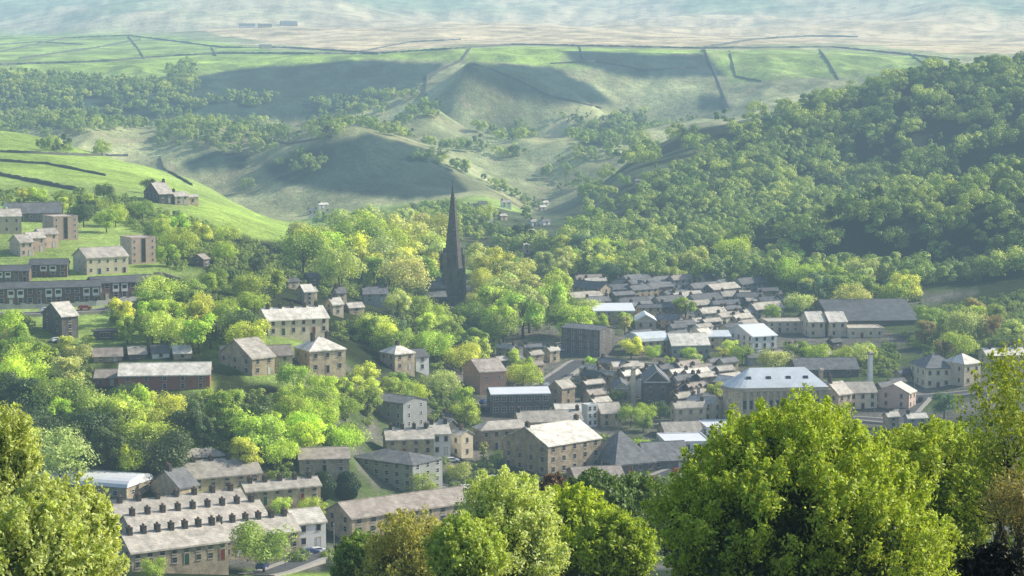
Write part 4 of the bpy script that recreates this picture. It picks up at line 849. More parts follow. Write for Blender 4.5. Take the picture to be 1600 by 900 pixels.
def wood(region, poly, n, hs, cols, shapes=(0,1,2,6,7,8,9), dens=.62, dmin=300, force=False):
    """individual trees whose crowns fill an outline of the photo's wood; each stands on the ground below its crown"""
    xs = [p[0] for p in poly]; ys = [p[1] for p in poly]; done = []
    for _ in range(n * 60):
        if len(done) >= n: break
        cx, cy = rnd.uniform(min(xs), max(xs)), rnd.uniform(min(ys), max(ys))
        if not inpoly(np.array([cx]), np.array([cy]), poly)[0]: continue
        h = rnd.uniform(*hs); py = cy + 30
        for _k in range(3):
            P = at(cx, py, dmin); s = F / P.y; py = cy + h * s * .55
        P = at(cx, py, dmin); s = F / P.y; si = rnd.choice(shapes); wm = rnd.uniform(.85, 1.2); wpx = h * s * .36 * wm
        if any((P - Q).length < (h + k) * .36 * dens for Q, k in done): continue
        if not force and covers(cx - wpx, cx + wpx, py - h * s, py): continue
        if force is not True and standing_in(P): continue
        done.append((P, h)); tree(P, h, si, rnd.choice(cols), region, wm)
    return len(done)
M_ = ['mid', 'fresh', 'dark', 'mid', 'fresh', 'pale', 'blue', 'dark', 'mid', 'yellow']
wood('above the white-roofed warehouse', [(0,560),(130,575),(180,600),(330,625),(440,640),(430,690),(380,720),(240,718),(60,712),(0,640)], 44, (9,15), M_ + ['dark', 'lime'], dmin=400)
wood('left of the red brick block', [(0,500),(50,510),(140,530),(140,570),(0,560)], 10, (7,11), ['mid','fresh','pale','yellow'], dmin=400)
wood('between the white house and the clipped trees', [(415,650),(560,650),(585,690),(480,700),(410,730)], 10, (8,12), ['lime','lime','fresh'], dmin=400)
wood('on the bank below the estate', [(170,470),(260,440),(330,420),(400,440),(400,480),(385,540),(170,530)], 30, (9,14), ['mid','fresh','yellow','fresh','mid','dark','mid'], dmin=450)
wood('right of the estate', [(120,318),(215,320),(300,345),(400,385),(450,440),(330,430),(250,400),(130,340)], 24, (7,12), ['mid','fresh','dark','yellow','pale','fresh','bronze','fresh','mid'], dmin=550)
wood('along the upper edge of the estate', [(0,298),(110,302),(210,312),(120,330),(0,316)], 8, (6,9), ['fresh','mid','yellow'], dmin=700)
wood('above the stone terrace and large mill', [(430,560),(480,600),(590,570),(690,590),(740,600),(740,655),(670,640),(575,625),(570,650),(430,645)], 20, (8,12), ['fresh','mid','pale','fresh','yellow'], dmin=450)
wood('on the bank below the church', [(510,490),(600,485),(700,500),(770,545),(740,560),(690,550),(590,530),(530,520)], 22, (9,13), ['fresh','mid','mid','dark','yellow'], dmin=500)
wood('in the church wood', [(425,400),(480,365),(520,345),(640,342),(690,355),(700,400),(690,430),(600,440),(430,430)], 40, (17,25), ['yellow','pale','fresh','pale','yellow','mid'], shapes=(0,2,7,8,9,6), dmin=800)
wood('right of the church', [(728,392),(770,395),(820,430),(830,480),(800,520),(740,480)], 18, (15,22), ['pale','yellow','pale','fresh','mid'], dmin=750)
wood('beside the tall stone block', [(838,445),(880,440),(920,480),(925,510),(850,510)], 4, (15,19), ['fresh','mid'], shapes=(0,7), dens=.9, dmin=600)
wood('below the valley side, beyond the town', [(830,400),(880,370),(960,385),(1060,400),(1180,385),(1300,410),(1430,430),(1420,470),(1280,460),(1100,450),(900,435)], 46, (12,18), ['pale','fresh','mid','pale','yellow','mid','blue'], dmin=800)
wood('right of the dark warehouse', [(1400,510),(1450,480),(1600,470),(1600,530),(1440,550)], 14, (10,15), ['mid','fresh','pale','bronze'], dmin=600)
wood('among the buildings beyond the town hall', [(1215,545),(1300,545),(1380,545),(1330,560),(1230,560)], 6, (7,10), ['fresh','pale'], dmin=550)
wood('in the middle of the town', [(770,555),(830,550),(830,585),(780,590)], 4, (8,11), ['fresh','yellow','mid'], dmin=500)
wood('among the roofs of the town centre', [(900,565),(1130,560),(1130,665),(910,670)], 7, (6,9), ['fresh','mid','pale','dark'], dmin=500, dens=1.2, force='soft')
wood('around the market hall', [(960,515),(1240,505),(1250,560),(1050,575),(960,560)], 9, (6,10), ['fresh','mid','pale','yellow'], dmin=550, dens=.9, force='soft')
wood('in the rows beyond the town', [(880,445),(1250,450),(1280,500),(890,505)], 10, (7,11), ['mid','blue','fresh','pale'], dmin=650, dens=.9, force='soft')
for q_ in ((648,484,12,'mid'),(676,492,11,'fresh'),(622,478,13,'pale'),(744,474,12,'pale'),(732,496,12,'mid'),(700,502,9,'mid'),(655,470,11,'dark')):
    for _k in range(3): P_ = at(q_[0], q_[1] + (0 if _k == 0 else q_[2] * F / P_.y * .4), 700)
    tree(P_, q_[2], rnd.choice((0, 2, 7, 8)), q_[3], 'at the foot of the church')
for a in (((1115,618), 12, 1, 'yellow', 'beside the left end of the town hall'), ((1000,700), 8, 0, 'fresh', 'behind the slate hall'), ((960,700), 7, 4, 'yellow', 'behind the slate hall, left'),
          ((412,850), 12, 2, 'mid', 'in front of the nearest terrace'), ((440,790), 6, 0, 'yellow', 'between the short terrace and white house'), ((490,790), 6, 4, 'fresh', 'beside the white house'),
          ((1020,548), 6, 4, 'fresh', 'in front of the market hall'), ((660,755), 8, 4, 'mid', 'right of the grey ribbed block'), ((715,735), 7, 2, 'pale', 'left of the large bright-roofed mill'), ((755,700), 8, 3, 'pale', 'against the large mill gable'),
          ((1150,345), 10, 5, 'blue', 'on the right valley side'), ((1475,630), 10, 0, 'blue', 'below the cream villa'), ((240,885), 5, 4, 'fresh', 'below the left end of the nearest terrace'),
          ((845,590), 6, 5, 'lime', 'in the car park'), ((800,560), 9, 1, 'fresh', 'above the brick works'), ((162,300), 9, 8, 'dark', 'left of the hillside farm'), ((232,290), 8, 8, 'dark', 'behind the hillside farm')):
    (cx, cy), h, si, c_, rg = a; py = cy + 20
    for _k in range(3):
        P = at(cx, py, 350); py = cy + h * F / P.y * .5
    tree(at(cx, py, 350), h, si, c_, rg)
# clipped round-topped pair
def clipped(px, label):
    P = at(px, 781, 400); s = F / P.y; rt = link('clipped_tree', None, None, P); tag(rt, label, 'tree', 'pair of clipped trees')
    g = np.random.default_rng(int(px)); n = 9000; p = g.normal(size=(n, 3)); p /= np.linalg.norm(p, axis=1, keepdims=True); h = 46 / s; r = 20 / s
    c = p * np.array([r, r, h * .5]); c[:, 2] += h * .5; c[:, :2] *= (1.0 + .12 * np.sin(c[:, 2:3] * 2)) ; o = link('crown', quads_mesh('crown', c * (1 - g.uniform(0, .07, (n, 1))), p + g.normal(size=p.shape) * .35, .32, LEAF, 1.3, g), rt); o.color = (.04, .085, .025, 1)
    b = MB(); b.tube((0, 0, -1), (0, 0, h * .5), .2, .15, 7); link('trunk', b.mesh('trunk', [BARK]), rt); BUILT.append((px-20, px+20, 735, 781, .9))
clipped(505, 'dark clipped dome-shaped tree beside the ribbed block, left of the pair'); clipped(543, 'dark clipped dome-shaped tree beside the ribbed block, right of the pair')

# labels: colour, habit and place; look-alikes in one place are told apart by their order from the left
ORD3 = ORD
byk = {}
for t in TREES: byk.setdefault((t[4], SN[SH[t[3]]], t[5]), []).append(t)
for (col_, shp, rg), ts in byk.items():
    ts.sort(key=lambda t: t[1].x / t[1].y)
    for i, t in enumerate(ts):
        lab = f'{GN[col_]} {shp} tree {rg}'
        if len(ts) > 1: lab = f'{GN[col_]} {shp} tree {rg}, ' + (ORD3[i] if i < len(ts) - 1 else 'rightmost')
        tag(t[0], lab, 'tree', 'trees ' + rg)

# ------------------------------------------------------------------ woods too large to count: one object each, real crowns set out over the ground
def proto(name, seeds, n, size, m, trunks=False):
    col = bpy.data.collections.new(name)
    for sd_, sh_ in seeds:
        p, q, g = crown_points(sd_, sh_, n, .07, .22, .45); o = bpy.data.objects.new('crown', quads_mesh('crown', p, q, size, m, 1.3, g)); col.objects.link(o)
    return col
FARC = proto('woodland crowns', [(201,'round'),(202,'spread'),(203,'oval'),(204,'loose'),(205,'round'),(206,'spread'),(207,'poplar'),(208,'bushy')], 1500, .05, WOODLEAF)
SCRC = proto('scrub crowns', [(211,'bushy'),(212,'bushy'),(213,'spread')], 900, .07, SCRUB)
def mass(name, label, pts, heights, coll, ncol, kind='stuff'):
    n = len(pts); me = bpy.data.meshes.new(name); me.vertices.add(n); me.vertices.foreach_set('co', np.asarray(pts, np.float32).ravel())
    g = np.random.default_rng(n)
    a = me.attributes.new('tall', 'FLOAT', 'POINT'); a.data.foreach_set('value', np.asarray(heights, np.float32))
    a = me.attributes.new('turn', 'FLOAT', 'POINT'); a.data.foreach_set('value', g.uniform(0, 6.28, n).astype(np.float32))
    a = me.attributes.new('pick', 'INT', 'POINT'); a.data.foreach_set('value', g.integers(0, ncol, n).astype(np.int32)); me.update()
    o = link(name, me); tag(o, label, kind=kind)
    ng = bpy.data.node_groups.new(name + '_scatter', 'GeometryNodeTree'); ng.interface.new_socket('Geometry', in_out='INPUT', socket_type='NodeSocketGeometry'); ng.interface.new_socket('Geometry', in_out='OUTPUT', socket_type='NodeSocketGeometry')
    N, L = ng.nodes, ng.links; gi = N.new('NodeGroupInput'); go = N.new('NodeGroupOutput'); ip = N.new('GeometryNodeInstanceOnPoints'); ci = N.new('GeometryNodeCollectionInfo')
    ci.inputs['Collection'].default_value = coll; ci.inputs['Separate Children'].default_value = True; ci.inputs['Reset Children'].default_value = True
    L.new(gi.outputs[0], ip.inputs['Points']); L.new(ci.outputs[0], ip.inputs['Instance']); ip.inputs['Pick Instance'].default_value = True
    def na(t, nm):
        x = N.new('GeometryNodeInputNamedAttribute'); x.data_type = t; x.inputs['Name'].default_value = nm; return x.outputs['Attribute']
    L.new(na('INT', 'pick'), ip.inputs['Instance Index']); cx = N.new('ShaderNodeCombineXYZ'); L.new(na('FLOAT', 'turn'), cx.inputs['Z'])
    L.new(cx.outputs[0], ip.inputs['Rotation']); L.new(na('FLOAT', 'tall'), ip.inputs['Scale']); L.new(ip.outputs[0], go.inputs[0])
    md = o.modifiers.new('scatter', 'NODES'); md.node_group = ng; return o
ggen = np.random.default_rng(77)
def spread(x0, x1, y0, y1, step, keep, jit=.5):
    xs = np.arange(x0, x1, step); ys = np.arange(y0, y1, step); X, Y = np.meshgrid(xs, ys); X = X.ravel() + ggen.uniform(-jit, jit, X.size) * step; Y = Y.ravel() + ggen.uniform(-jit, jit, Y.size) * step
    Z = H(X, Y); px, py = proj(X, Y, Z); k = keep(X, Y, px, py) & (px > -260) & (px < 1860); return np.stack([X, Y, Z - .3], -1)[k]
def polys(px, py, ps):
    m = np.zeros(px.shape, bool)
    for p in ps: m |= inpoly(px, py, p)
    return m
TP = np.array([(t[1].x, t[1].y) for t in TREES])
def hill_keep(X, Y, px, py):
    e = X + fbm(X / 60, Y / 60, 40, 3) * 50
    m = (Y > 880) & (e > 10) & (Y < 1420 + e * 2.0) & (Y < 1800)
    lim = 985 - np.clip(X, 0, 400) * .12
    m &= (Y > lim) & ((X > 45) | (Y < 1130) | (e > 30 + (Y - 1130) * .12))
    gap = (fbm(X / 80, Y / 50, 50, 3) > .36) | (fbm(X / 22, Y / 22, 51, 2) > .45)
    bare = inpoly(px, py, [(815,350),(950,235),(1120,160),(1240,120),(1310,150),(1160,225),(1020,300),(1000,345),(900,375),(830,380)]) & (Y > 1020) & (ggen.uniform(0, 1, X.size) < .9)
    face = (np.cos(2 * np.pi * ((0.30 * X + 0.95 * Y) / 175 + fbm(X / 160, Y / 160, 44, 3) * .9)) > .35) & (ggen.uniform(0, 1, X.size) < .35) & (Y > 1000) & (Y < 1480)  # fewer trees on these faces, so the painted shadow bands show
    return m & ~gap & ~bare & ~face
pts = spread(0, 800, 880, 1800, 7.6, hill_keep)
mass('woodland', 'mixed broadleaf woodland covering the right-hand valley side', pts, 7.5 + 9 * ggen.uniform(0, 1, len(pts)) ** 1.3, FARC, 8)
FW = [[(-300,115),(0,118),(130,125),(250,132),(300,120),(300,190),(250,200),(100,215),(-300,205)],[(260,110),(300,95),(310,140),(260,150)],[(480,160),(600,150),(570,200),(500,200)],[(250,185),(400,190),(480,215),(400,250),(250,230)],[(860,175),(950,185),(1010,180),(1010,235),(900,235)],[(380,62),(432,58),(434,80),(380,80)],[(70,88),(92,88),(92,98),(70,98)],[(1085,72),(1110,70),(1110,80),(1085,80)]]
def far_keep(X, Y, px, py):
    n = fbm(X / 50, Y / 50, 60, 3); return ((Y > 1480) & polys(px, py, FW) & (n > -.4)) | ((Y > 1480) & (Y < 2150) & (n > .33) & (px < 1100) & (py > 150))
pts2 = spread(-900, 400, 1480, 2300, 9.5, far_keep)
mass('far_woodland', 'scattered far woods and thorn trees in the folds of the far hillside', pts2, ggen.uniform(6, 12, len(pts2)), FARC, 8)
MV = [[(270,262),(330,268),(420,310),(500,345),(520,330),(560,325),(600,335),(680,340),(700,365),(560,370),(420,330)],[(440,330),(530,310),(690,330),(830,345),(830,400),(740,380),(560,350)],[(60,232),(110,232),(110,240),(60,240)],[(150,238),(170,236),(172,244),(150,246)]]
def mid_keep(X, Y, px, py):
    n = fbm(X / 30, Y / 30, 66, 3)
    near = np.array([np.min(np.hypot(TP[:, 0] - x, TP[:, 1] - y)) if 600 < y < 1100 else 99 for x, y in zip(X, Y)])
    return (Y > 1020) & (Y < 1420) & polys(px, py, MV) & (n > -.05) & (near > 6)
pts3 = spread(-350, 60, 1020, 1420, 9, mid_keep)
mass('valley_trees', 'hedgerow and garden trees strung along the upper valley', pts3, ggen.uniform(6, 11, len(pts3)), FARC, 8)
# undergrowth: scrub between the trees of the woods, gardens and banks
SC = [[(-200,500),(50,500),(140,535),(150,600),(330,620),(450,620),(450,760),(380,735),(240,735),(60,735),(-200,730)],[(170,480),(400,430),(400,545),(180,540)],[(100,300),(215,310),(300,345),(400,380),(460,450),(330,440),(250,415),(240,370),(130,330)],
      [(430,590),(600,590),(740,590),(760,680),(690,660),(570,690),(430,740)],[(510,500),(770,490),(800,580),(690,580),(600,545),(520,530)],[(420,400),(850,370),(860,520),(720,500),(600,470),(430,460)],[(830,430),(1440,430),(1440,475),(1280,480),(880,460)],[(1380,500),(1640,450),(1640,560),(1450,565)],[(1200,540),(1400,540),(1400,590),(1230,590)],
      [(590,720),(790,720),(790,860),(560,860),(700,780),(640,780)],[(900,690),(1100,690),(1200,740),(1200,880),(760,880),(760,750),(900,770)],[(-60,300),(30,300),(220,318),(160,340),(-60,320)],[(500,760),(560,790),(540,800),(490,790)],[(400,840),(560,860),(560,884),(380,884)]]
def scrub_keep(X, Y, px, py):
    n = fbm(X / 9, Y / 9, 70, 2); k = (Y > 380) & (Y < 1100) & polys(px, py, SC) & (n > -.28)
    for b0, b1, c0, c1, kp in BUILT: k &= ~((px > b0 - 4) & (px < b1 + 4) & (py > c0 + (c1 - c0) * .45) & (py < c1 + 14))
    return k
pts4 = spread(-280, 320, 380, 1100, 3.6, scrub_keep)
mass('undergrowth', 'scrub and garden bushes filling the ground between trees and houses', pts4, ggen.uniform(1.6, 3.8, len(pts4)), SCRC, 3)

# ------------------------------------------------------------------ foreground trees on the viewer's own slope: limbs, twigs, leaf sprays
def hero(name, label, cx, top, d, rx, h, col, seed, nspray=620, per=120, leaf=.10, spray=.36, stems=7, inner=.25, lump=.22, sparse=False, squash=1.0, barkcol=BARK, cat='tree', lowz=.12, upj=.9, vr=None, inn=1.0):
    x = (cx - 800) / F * d; zt = float(zof(top, d)); base = Vector((x, d, zt - h)); gz = float(H(x, d)); base.z = min(base.z, gz + .0)
    h = zt - base.z; nin = int(nspray * .38)
    g = np.random.default_rng(seed); rt = link(name, None, None, base); tag(rt, label, cat)
    # leaves in the heart of the crown, darkened to paint its inner shade
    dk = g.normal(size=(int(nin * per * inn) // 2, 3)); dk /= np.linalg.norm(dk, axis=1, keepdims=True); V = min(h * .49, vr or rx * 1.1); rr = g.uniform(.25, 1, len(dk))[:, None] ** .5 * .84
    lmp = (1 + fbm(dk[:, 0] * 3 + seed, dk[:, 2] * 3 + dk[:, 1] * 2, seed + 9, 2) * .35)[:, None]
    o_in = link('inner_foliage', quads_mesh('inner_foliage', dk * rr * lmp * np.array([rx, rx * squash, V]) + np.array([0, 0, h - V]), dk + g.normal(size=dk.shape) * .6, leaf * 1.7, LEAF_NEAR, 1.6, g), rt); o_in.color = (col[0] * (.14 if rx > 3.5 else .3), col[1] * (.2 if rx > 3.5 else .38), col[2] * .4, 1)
    th = g.uniform(0, 2*math.pi, nspray); v = g.uniform(-.35, 1, nspray); st = np.sqrt(np.maximum(0, 1 - v * v))
    k = np.where(g.uniform(0, 1, nspray) < inner, g.uniform(.45, .9, nspray), g.uniform(.9, 1.04, nspray))
    lm = 1 + fbm(th * 1.3 + seed, v * 2.2, seed, 3) * lump * 2
    V = min(h * .49, vr or rx * 1.1); zc = h - V; c = np.stack([np.cos(th) * st * rx * k * lm, np.sin(th) * st * rx * squash * k * lm, zc + v * V * k * (1 + fbm(th * 1.5 + seed, v * 3, seed + 5, 2) * lump * .8)], -1)
    thin = (g.uniform(0, 1, nspray) < np.clip(1.05 - (v + .35) * 1.05 - np.cos(th) * .3, 0, .9))   # sprays thinned low down so the darkened inner leaves make a shaded foot
    c[thin] *= np.array([.8, .8, 1.0])
    c[:, 2] = np.maximum(c[:, 2], h * lowz * g.uniform(0, 1, nspray))
    o = np.stack([np.cos(th) * st, np.sin(th) * st, v * .7 + upj], -1); o /= np.linalg.norm(o, axis=1, keepdims=True)
    n = nspray * per; ci = np.repeat(np.arange(nspray), per)
    ci = ci[~thin[ci] | (g.uniform(0, 1, n) < .25)]; n = len(ci); t = g.uniform(-1, 1, n); side = g.normal(size=(n, 3)) * spray * .42; side -= (side * o[ci]).sum(1, keepdims=True) * o[ci]
    sz = g.uniform(.7, 1.35, nspray)[ci]
    pts = c[ci] + o[ci] * (t * spray * 1.25 * sz)[:, None] + side * ((1.15 - t * .75) * sz)[:, None]
    nr = (pts - (c[ci] - o[ci] * spray * .6)); nr /= np.linalg.norm(nr, axis=1, keepdims=True) + 1e-6; nr = nr * .5 + g.normal(size=(n, 3)) * .6 + o[ci] * .3
    cr = link('crown', quads_mesh('crown', pts, nr, leaf, LEAF_NEAR, 1.9, g, up=o[ci]), rt); cr.color = (*col, 1)
    b = MB(); ends = []
    for q in range(stems):
        a = 2 * math.pi * q / stems + g.uniform(-.3, .3); tilt = g.uniform(.1, .5) * min(1, .9 * rx / h); p = Vector((math.cos(a) * .15 * (stems > 1), math.sin(a) * .15 * (stems > 1), -1.0)); r = .035 * h / (stems ** .4); dr = Vector((math.cos(a) * tilt, math.sin(a) * tilt, 1)).normalized()
        for sgm in range(7):
            q2 = p + dr * (h * .115) + Vector(g.normal(size=3) * .005 * h)
            r_l = math.hypot(q2.x, q2.y)
            if r_l > .42 * rx: q2.x *= .42 * rx / r_l; q2.y *= .42 * rx / r_l
            b.tube(p, q2, r, r * .84, 6); p = q2; r *= .84
            rr_ = math.hypot(p.x, p.y)
            if rr_ > .3 * rx: dr = (dr * .4 + Vector((-p.x / rr_ * .25, -p.y / rr_ * .25, 1))).normalized()
            dr = (dr + Vector((math.cos(a) * .07, math.sin(a) * .07, .03)) + Vector(g.normal(size=3) * .09)).normalized(); ends.append((p.copy(), r))
    E = np.array([e[0] for e in ends])
    for i in range(0, nspray, 2):
        dd = np.linalg.norm((E - c[i]) * np.array([1, 1, 1.2]), axis=1) + np.where(E[:, 2] > c[i, 2], 3, 0); j = int(dd.argmin()); p, r = ends[j]; e = Vector(c[i])
        if (e - p).length > max(1.6, rx * .7): continue
        m_ = p.lerp(e, .5) + Vector((0, 0, -.08 * (e - p).length)) + Vector(g.normal(size=3) * .12)
        r1 = min(r * .5, .05); b.tube(p, m_, r1, r1 * .6, 4); b.tube(m_, e + Vector(o[i]) * spray * .7, r1 * .6, .006, 3)
    link('trunk', b.mesh('trunk', [barkcol], True), rt); return rt
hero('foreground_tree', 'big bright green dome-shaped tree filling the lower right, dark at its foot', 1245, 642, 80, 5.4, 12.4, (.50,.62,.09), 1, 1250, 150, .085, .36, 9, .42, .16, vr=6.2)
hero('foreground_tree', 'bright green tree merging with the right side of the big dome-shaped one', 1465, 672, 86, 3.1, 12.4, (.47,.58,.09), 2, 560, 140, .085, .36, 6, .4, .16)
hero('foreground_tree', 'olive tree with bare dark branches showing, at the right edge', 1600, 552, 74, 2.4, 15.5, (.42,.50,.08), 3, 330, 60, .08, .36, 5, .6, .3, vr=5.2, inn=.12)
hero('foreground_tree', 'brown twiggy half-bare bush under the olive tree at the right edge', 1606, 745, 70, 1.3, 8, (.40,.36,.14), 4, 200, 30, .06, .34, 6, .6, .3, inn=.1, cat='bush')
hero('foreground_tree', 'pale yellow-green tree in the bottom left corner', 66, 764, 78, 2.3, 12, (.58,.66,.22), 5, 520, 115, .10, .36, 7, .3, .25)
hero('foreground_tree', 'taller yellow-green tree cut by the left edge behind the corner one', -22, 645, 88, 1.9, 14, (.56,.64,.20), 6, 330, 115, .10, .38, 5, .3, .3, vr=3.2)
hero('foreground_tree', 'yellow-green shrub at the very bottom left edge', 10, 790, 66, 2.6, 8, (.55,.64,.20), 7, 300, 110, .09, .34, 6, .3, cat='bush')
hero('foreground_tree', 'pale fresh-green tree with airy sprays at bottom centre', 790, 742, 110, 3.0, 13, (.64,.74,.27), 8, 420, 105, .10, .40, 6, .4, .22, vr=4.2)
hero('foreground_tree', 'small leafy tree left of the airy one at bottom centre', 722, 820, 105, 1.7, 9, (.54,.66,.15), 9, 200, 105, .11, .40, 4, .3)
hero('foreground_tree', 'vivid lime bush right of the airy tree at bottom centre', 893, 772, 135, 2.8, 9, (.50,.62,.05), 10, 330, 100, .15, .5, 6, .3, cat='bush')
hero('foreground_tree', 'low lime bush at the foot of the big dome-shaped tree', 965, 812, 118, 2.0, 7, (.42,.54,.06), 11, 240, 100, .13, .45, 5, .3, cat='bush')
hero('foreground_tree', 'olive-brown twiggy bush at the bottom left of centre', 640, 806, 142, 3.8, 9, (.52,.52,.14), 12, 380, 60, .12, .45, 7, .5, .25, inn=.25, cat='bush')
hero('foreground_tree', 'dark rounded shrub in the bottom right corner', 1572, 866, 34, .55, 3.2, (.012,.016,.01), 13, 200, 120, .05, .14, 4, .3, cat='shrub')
for cx, top, d, rx, h, c_, sd_, lab in ((930,748,190,3.8,9,(.16,.26,.07),21,'mid green bush behind the lime one'), (1000,752,200,3.4,9,(.22,.33,.09),22,'soft green bush just left of the big dome-shaped tree'),
        (868,752,230,2.0,8,(.22,.14,.09),23,'small bronze-leaved tree below the large mill'), (760,850,120,2.2,6,(.24,.38,.06),24,'dark-footed bush below the airy tree'), (1080,760,210,4,9,(.2,.3,.08),25,'green bush half behind the big dome-shaped tree'),
        (560,845,180,2.2,6,(.26,.38,.08),26,'small green bush beside the lawn at the bottom')):
    hero('bush', lab, cx, top, d, rx, h, c_, sd_, 260, 80, .2, .6, 5, .3, cat='bush')

# ------------------------------------------------------------------ field walls and hedges
WALLM = mat('dark_gritstone', (0.10,0.10,0.085), 0.95, 0.3, 1.2, 0.2)
def field_wall(label, line, hgt, wid, dmin, name='drystone_wall', m=WALLM):
    pts = []
    for (x0, y0), (x1, y1) in zip(line, line[1:]):
        n = max(2, int(math.hypot(x1 - x0, y1 - y0) / 5))
        for k in range(n): pts.append(at(x0 + (x1 - x0) * k / n, y0 + (y1 - y0) * k / n, dmin))
    pts.append(at(*line[-1], dmin)); c0 = pts[0]; g = random.Random(len(pts)); b = MB()
    sec = []
    for i, p in enumerate(pts):
        a = pts[max(0, i-1)]; c = pts[min(len(pts)-1, i+1)]; t = (c - a); t.z = 0; t.normalize(); nrm = Vector((-t.y, t.x, 0)); hh = hgt * g.uniform(.75, 1.2); q = p - c0
        sec.append([q + nrm * wid - Vector((0,0,1)), q - nrm * wid - Vector((0,0,1)), q - nrm * wid * .6 + Vector((0,0,hh)), q + nrm * wid * .6 + Vector((0,0,hh))])
    vs = [v for s_ in sec for v in s_]; fs = []
    for i in range(len(sec) - 1):
        for k in range(4): k2 = (k + 1) % 4; fs.append((i*4+k, i*4+k2, (i+1)*4+k2, (i+1)*4+k))
    fs += [(3,2,1,0), tuple(len(vs) - 4 + k for k in range(4))]; b.add(vs, fs)
    tag(link(name, b.mesh(name, [m]), None, c0), label, 'wall', kind='thing')
field_wall('long dark wall dividing plateau fields from the brown moor', [(0,82),(100,60),(200,56),(250,62),(350,75),(450,75),(590,84),(735,75),(800,70),(1100,76),(1300,74),(1400,84),(1500,95)], 1.9, .8, 1700)
field_wall('short wall crossing the far left plateau field', [(30,92),(150,75),(220,62)], 2.0, .8, 1700)
field_wall('wall along the lower edge of the far left plateau fields', [(0,102),(150,97),(270,88),(350,84),(590,85)], 2.2, .9, 1700)
field_wall('wall curving up over the moor on the far right', [(1100,75),(1180,62),(1265,57),(1340,58)], 2.4, 1.0, 1900)
field_wall('wall running straight down the far right field', [(1280,78),(1296,100),(1310,125)], 1.8, .7, 1600)
field_wall('wall dropping down the far slope right of centre', [(1100,77),(1118,118),(1138,168)], 1.7, .7, 1500)
field_wall('wall winding down the far central spur', [(735,76),(722,95),(668,120),(662,170)], 2.2, 1.1, 1500)
field_wall('uppermost dark wall across the bright left fields', [(0,238),(50,240),(115,243),(200,244)], 1.5, .5, 700)
field_wall('middle dark wall across the bright left fields', [(0,252),(75,257),(165,275)], 1.3, .4, 700)
field_wall('lowest dark wall across the bright left fields', [(0,274),(65,287),(125,299)], 1.7, .6, 700)
field_wall('wall curving down the left hillside above the farm cluster', [(250,246),(256,265),(300,290)], 1.5, .5, 700)
field_wall('pale retaining wall with a lane below the hillside estate', [(-20,484),(60,482),(150,478),(240,466)], 1.6, .3, 450, 'retaining_wall', W['grey'])
field_wall('wall along the lane above the white-panelled front row', [(240,430),(262,432),(300,445)], 1.2, .3, 450, 'garden_wall', W['stone'])


for i, (ln, lab) in enumerate((([(0,70),(60,66),(130,70)],'short wall on the far left plateau edge'), ([(200,57),(215,75),(225,92)],'wall dropping between the two long plateau walls at left'), ([(330,74),(338,88)],'short cross wall at the plateau tree clump'), ([(560,82),(640,66),(720,62)],'wall slanting onto the moor above the central spur'),
        ([(860,100),(930,96),(1010,110),(1090,106)],'wall along the far slope below the dark bluff'), ([(905,72),(912,92)],'short wall over the plateau lip'), ([(1140,80),(1150,120),(1190,128)],'wall round the far right rough field'), ([(740,100),(800,120),(860,150),(940,170)],'wall under the dark central bluff'),
        ([(1420,84),(1450,104)],'short wall near the skyline wood'), ([(380,210),(450,226),(520,214)],'wall across the knoll left of the dark hill'))):
    field_wall(lab, ln, 1.5, .6, 1500)
# ------------------------------------------------------------------ streets and lamps
ASPH = mat('asphalt', (0.09,0.09,0.092), 0.9, 0.2, 0.6, 0.1, big=.2); KERB = mat('kerb_stone', (0.36,0.34,0.30), 0.9, 0.15, 1, 0)
def road(label, line, wd, dmin=350):
    pts = []
    for (x0, y0), (x1, y1) in zip(line, line[1:]):
        a, b_ = at(x0, y0, dmin), at(x1, y1, dmin); n = max(2, int((b_ - a).length / 3)); pts += [a.lerp(b_, k / n) for k in range(n)]
    pts.append(at(*line[-1], dmin)); c0 = pts[0]; b = MB(); vs = []; fs = []; kv = []
    for i, p in enumerate(pts):
        t = pts[min(len(pts)-1, i+2)] - pts[max(0, i-2)]; t.z = 0; t.normalize(); nn = Vector((-t.y, t.x, 0))
        zc = max(float(H(p.x + nn.x * q, p.y + nn.y * q)) for q in (-wd/2 - 1.5, 0, wd/2 + 1.5)) + .12
        for q, dz in ((-wd/2 - 1.5, -1.5), (-wd/2 - 1.5, .12), (-wd/2, .12), (-wd/2, 0), (wd/2, 0), (wd/2, .12), (wd/2 + 1.5, .12), (wd/2 + 1.5, -1.5)):
            v = p + nn * q; vs.append((v.x - c0.x, v.y - c0.y, zc + dz - c0.z))
    m = []
    for i in range(len(pts) - 1):
        for k in range(7): fs.append((i*8+k, i*8+k+1, i*8+k+9, i*8+k+8)); m.append(0 if k == 3 else 1)
    tag(link('road', mesh('road', vs, fs, [ASPH, KERB], m), None, c0), label, kind='structure'); return pts
rds = [road('lane below the hillside estate', [(-30,494),(60,491),(150,487),(240,474),(290,455)], 4.5), road('street in front of the large mill', [(560,868),(640,800),(700,770),(770,762),(880,768),(1000,758),(1090,725),(1150,700)], 6),
       road('street through the middle of the town', [(740,640),(840,612),(905,566),(980,568),(1060,574),(1130,590),(1300,600)], 6), road('lane beside the white house', [(400,900),(470,880),(520,866),(560,868)], 5),
       road('street right of the town hall', [(1300,665),(1340,655),(1400,660),(1440,620),(1540,612)], 6)]
LH = mat('lamp_metal', (0.25,0.26,0.27), .5, .1, 2, 0)
def lamp():
    q = MB(); q.ring(0, 0, [(.11, -.5), (.09, 1.2), (.06, 6.5)], 8); q.tube((0, 0, 6.4), (0, -1.3, 6.8), .05, .04, 6); h = MB(); h.box(-.14, .14, -1.9, -1.25, 6.74, 6.9); return q.mesh('pole', [LH]), h.mesh('lamp_head', [LH])
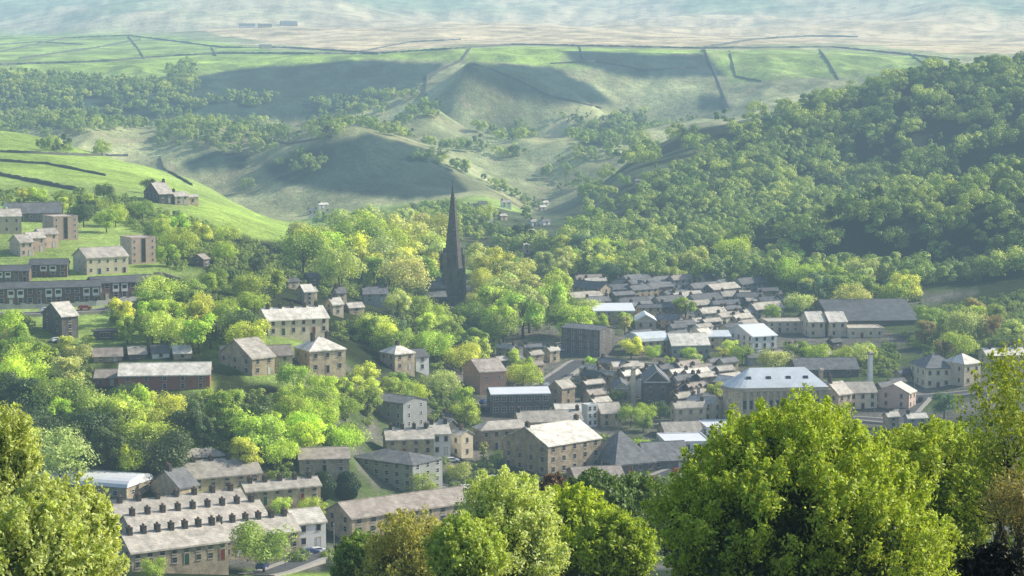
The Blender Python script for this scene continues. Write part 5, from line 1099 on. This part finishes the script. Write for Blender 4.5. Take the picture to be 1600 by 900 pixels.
LP_, LHd = lamp(); wh = ['on the estate lane', 'on the street before the large mill', 'on the middle street', 'on the lane by the white house', 'on the street past the town hall']
for pts_, w_h in zip(rds, wh):
    ks = list(range(6, len(pts_), 13))
    for i, k in enumerate(ks):
        p = pts_[k]; rt = link('street_lamp', None, None, (p.x, p.y + 4, float(H(p.x, p.y + 4)) + .2), 0); link('pole', LP_, rt); link('lamp_head', LHd, rt)
        tag(rt, f'slim grey street lamp {w_h}, ' + (ORD[i] if i < len(ks) - 1 else 'last from left'), 'street lamp', 'street lamps ' + w_h)
# ------------------------------------------------------------------ parked cars
def car_mesh(col):
    b = MB(); pr = [(-2.1,.35),(2.1,.35),(2.15,.75),(1.2,.95),(.6,1.4),(-1.2,1.42),(-1.9,.98),(-2.15,.8)]; n = len(pr)
    vs = [(x, y * (.86 if z > 1.2 else 1), z) for y in (-.85, .85) for x, z in pr]; b.add(vs, [tuple(range(n))] + [tuple(range(n, 2*n))[::-1]] + [(i, n + i, n + (i+1) % n, (i+1) % n) for i in range(n)], 0)
    b.add([(1.1,-.8,1.0),(1.1,.8,1.0),(.62,.7,1.37),(.62,-.7,1.37)], [(0,1,2,3)], 1)
    for sg in (-1, 1): b.add([(1.0,sg*.862,.98),(.55,sg*.76,1.34),(-1.1,sg*.76,1.36),(-1.6,sg*.862,1.0)], [(0,1,2,3)[::sg]], 1)
    m = mat('car_paint', col, .3, .03, 1, 0, spec=.6); return b.mesh('body', [m, GL])
def wheel_mesh():
    b = MB(); n = 12
    vs = [(math.cos(2*math.pi*k/n) * .32, y, math.sin(2*math.pi*k/n) * .32) for y in (-.1, .1) for k in range(n)]
    b.add(vs, [tuple(range(n)), tuple(range(n, 2*n))[::-1]] + [(k, n + k, n + (k+1) % n, (k+1) % n) for k in range(n)]); return b.mesh('wheel', [FRD])
CC = [('white',(.8,.8,.8)), ('silver',(.5,.52,.55)), ('black',(.03,.03,.035)), ('dark blue',(.03,.06,.2)), ('red',(.4,.03,.03))]
CM = [car_mesh(c[1]) for c in CC]; WM = wheel_mesh()
for i, (px, py, k, a, where) in enumerate(((858,546,0,20,'in the hillside car park'),(866,549,2,20,'in the hillside car park'),(874,541,0,20,'in the hillside car park'),(880,549,1,25,'in the hillside car park'),(850,552,1,20,'in the hillside car park'),(844,545,3,20,'in the hillside car park'),
        (786,563,0,70,'on the lane above the brick works'),(776,567,3,70,'on the lane above the brick works'),(812,606,1,10,'on the street before the glazed hall'),(842,668,0,12,'on the street before the glazed hall'),(706,722,0,15,'before the white gabled house'),(716,722,2,15,'before the white gabled house'),
        (98,535,3,40,'by the lone dark house'),(90,534,0,40,'by the lone dark house'),(1062,712,1,10,'beside the two-tier store'),(1076,713,0,10,'beside the two-tier store'),(1190,553,0,30,'by the white shop'),(1222,556,1,30,'by the white shop'),(770,750,0,40,'at the foot of the large mill gable'),(484,866,3,30,'outside the white house'),(496,864,0,30,'outside the white house'),(630,785,1,20,'behind the long low mill'),(720,765,0,25,'behind the long low mill'))):
    P = at(px, py, 350); rt = link('parked_car', None, None, P, R(a)); tag(rt, f'{CC[k][0]} car parked {where}' , 'car', 'cars parked about the town')
    link('body', CM[k], rt)
    for x in (-1.3, 1.3):
        for y in (-.8, .8): link('wheel', WM, rt, (x, y, .32))
for pts_, w_h in zip(rds, wh):
    for k in range(3, len(pts_) - 2, 4):
        if rnd.random() < .45: continue
        p = pts_[k]; t = pts_[k+1] - pts_[k-1]; a = math.atan2(t.y, t.x); side = rnd.choice((-1, 1)) * 1.7; q = Vector((p.x - math.sin(a) * side, p.y + math.cos(a) * side, 0)); zc = max(float(H(p.x + u_, p.y + v_)) for u_ in (-4, 0, 4) for v_ in (-4, 0, 4)) + .1
        c_ = rnd.randrange(5); rt = link('parked_car', None, None, (q.x, q.y, zc), a); tag(rt, f'{CC[c_][0]} car parked {w_h}', 'car', 'cars parked about the town'); link('body', CM[c_], rt)
        for x in (-1.3, 1.3):
            for y in (-.8, .8): link('wheel', WM, rt, (x, y, .32))
seen = {}
for o in bpy.data.objects:
    if o.get('category') == 'car': seen.setdefault(o['label'], []).append(o)
for k, v in seen.items():
    if len(v) > 1:
        v.sort(key=lambda o: o.location.x / o.location.y)
        for i, o in enumerate(v): o['label'] = k + ', ' + (ORD[i] if i < len(v) - 1 else 'rightmost')
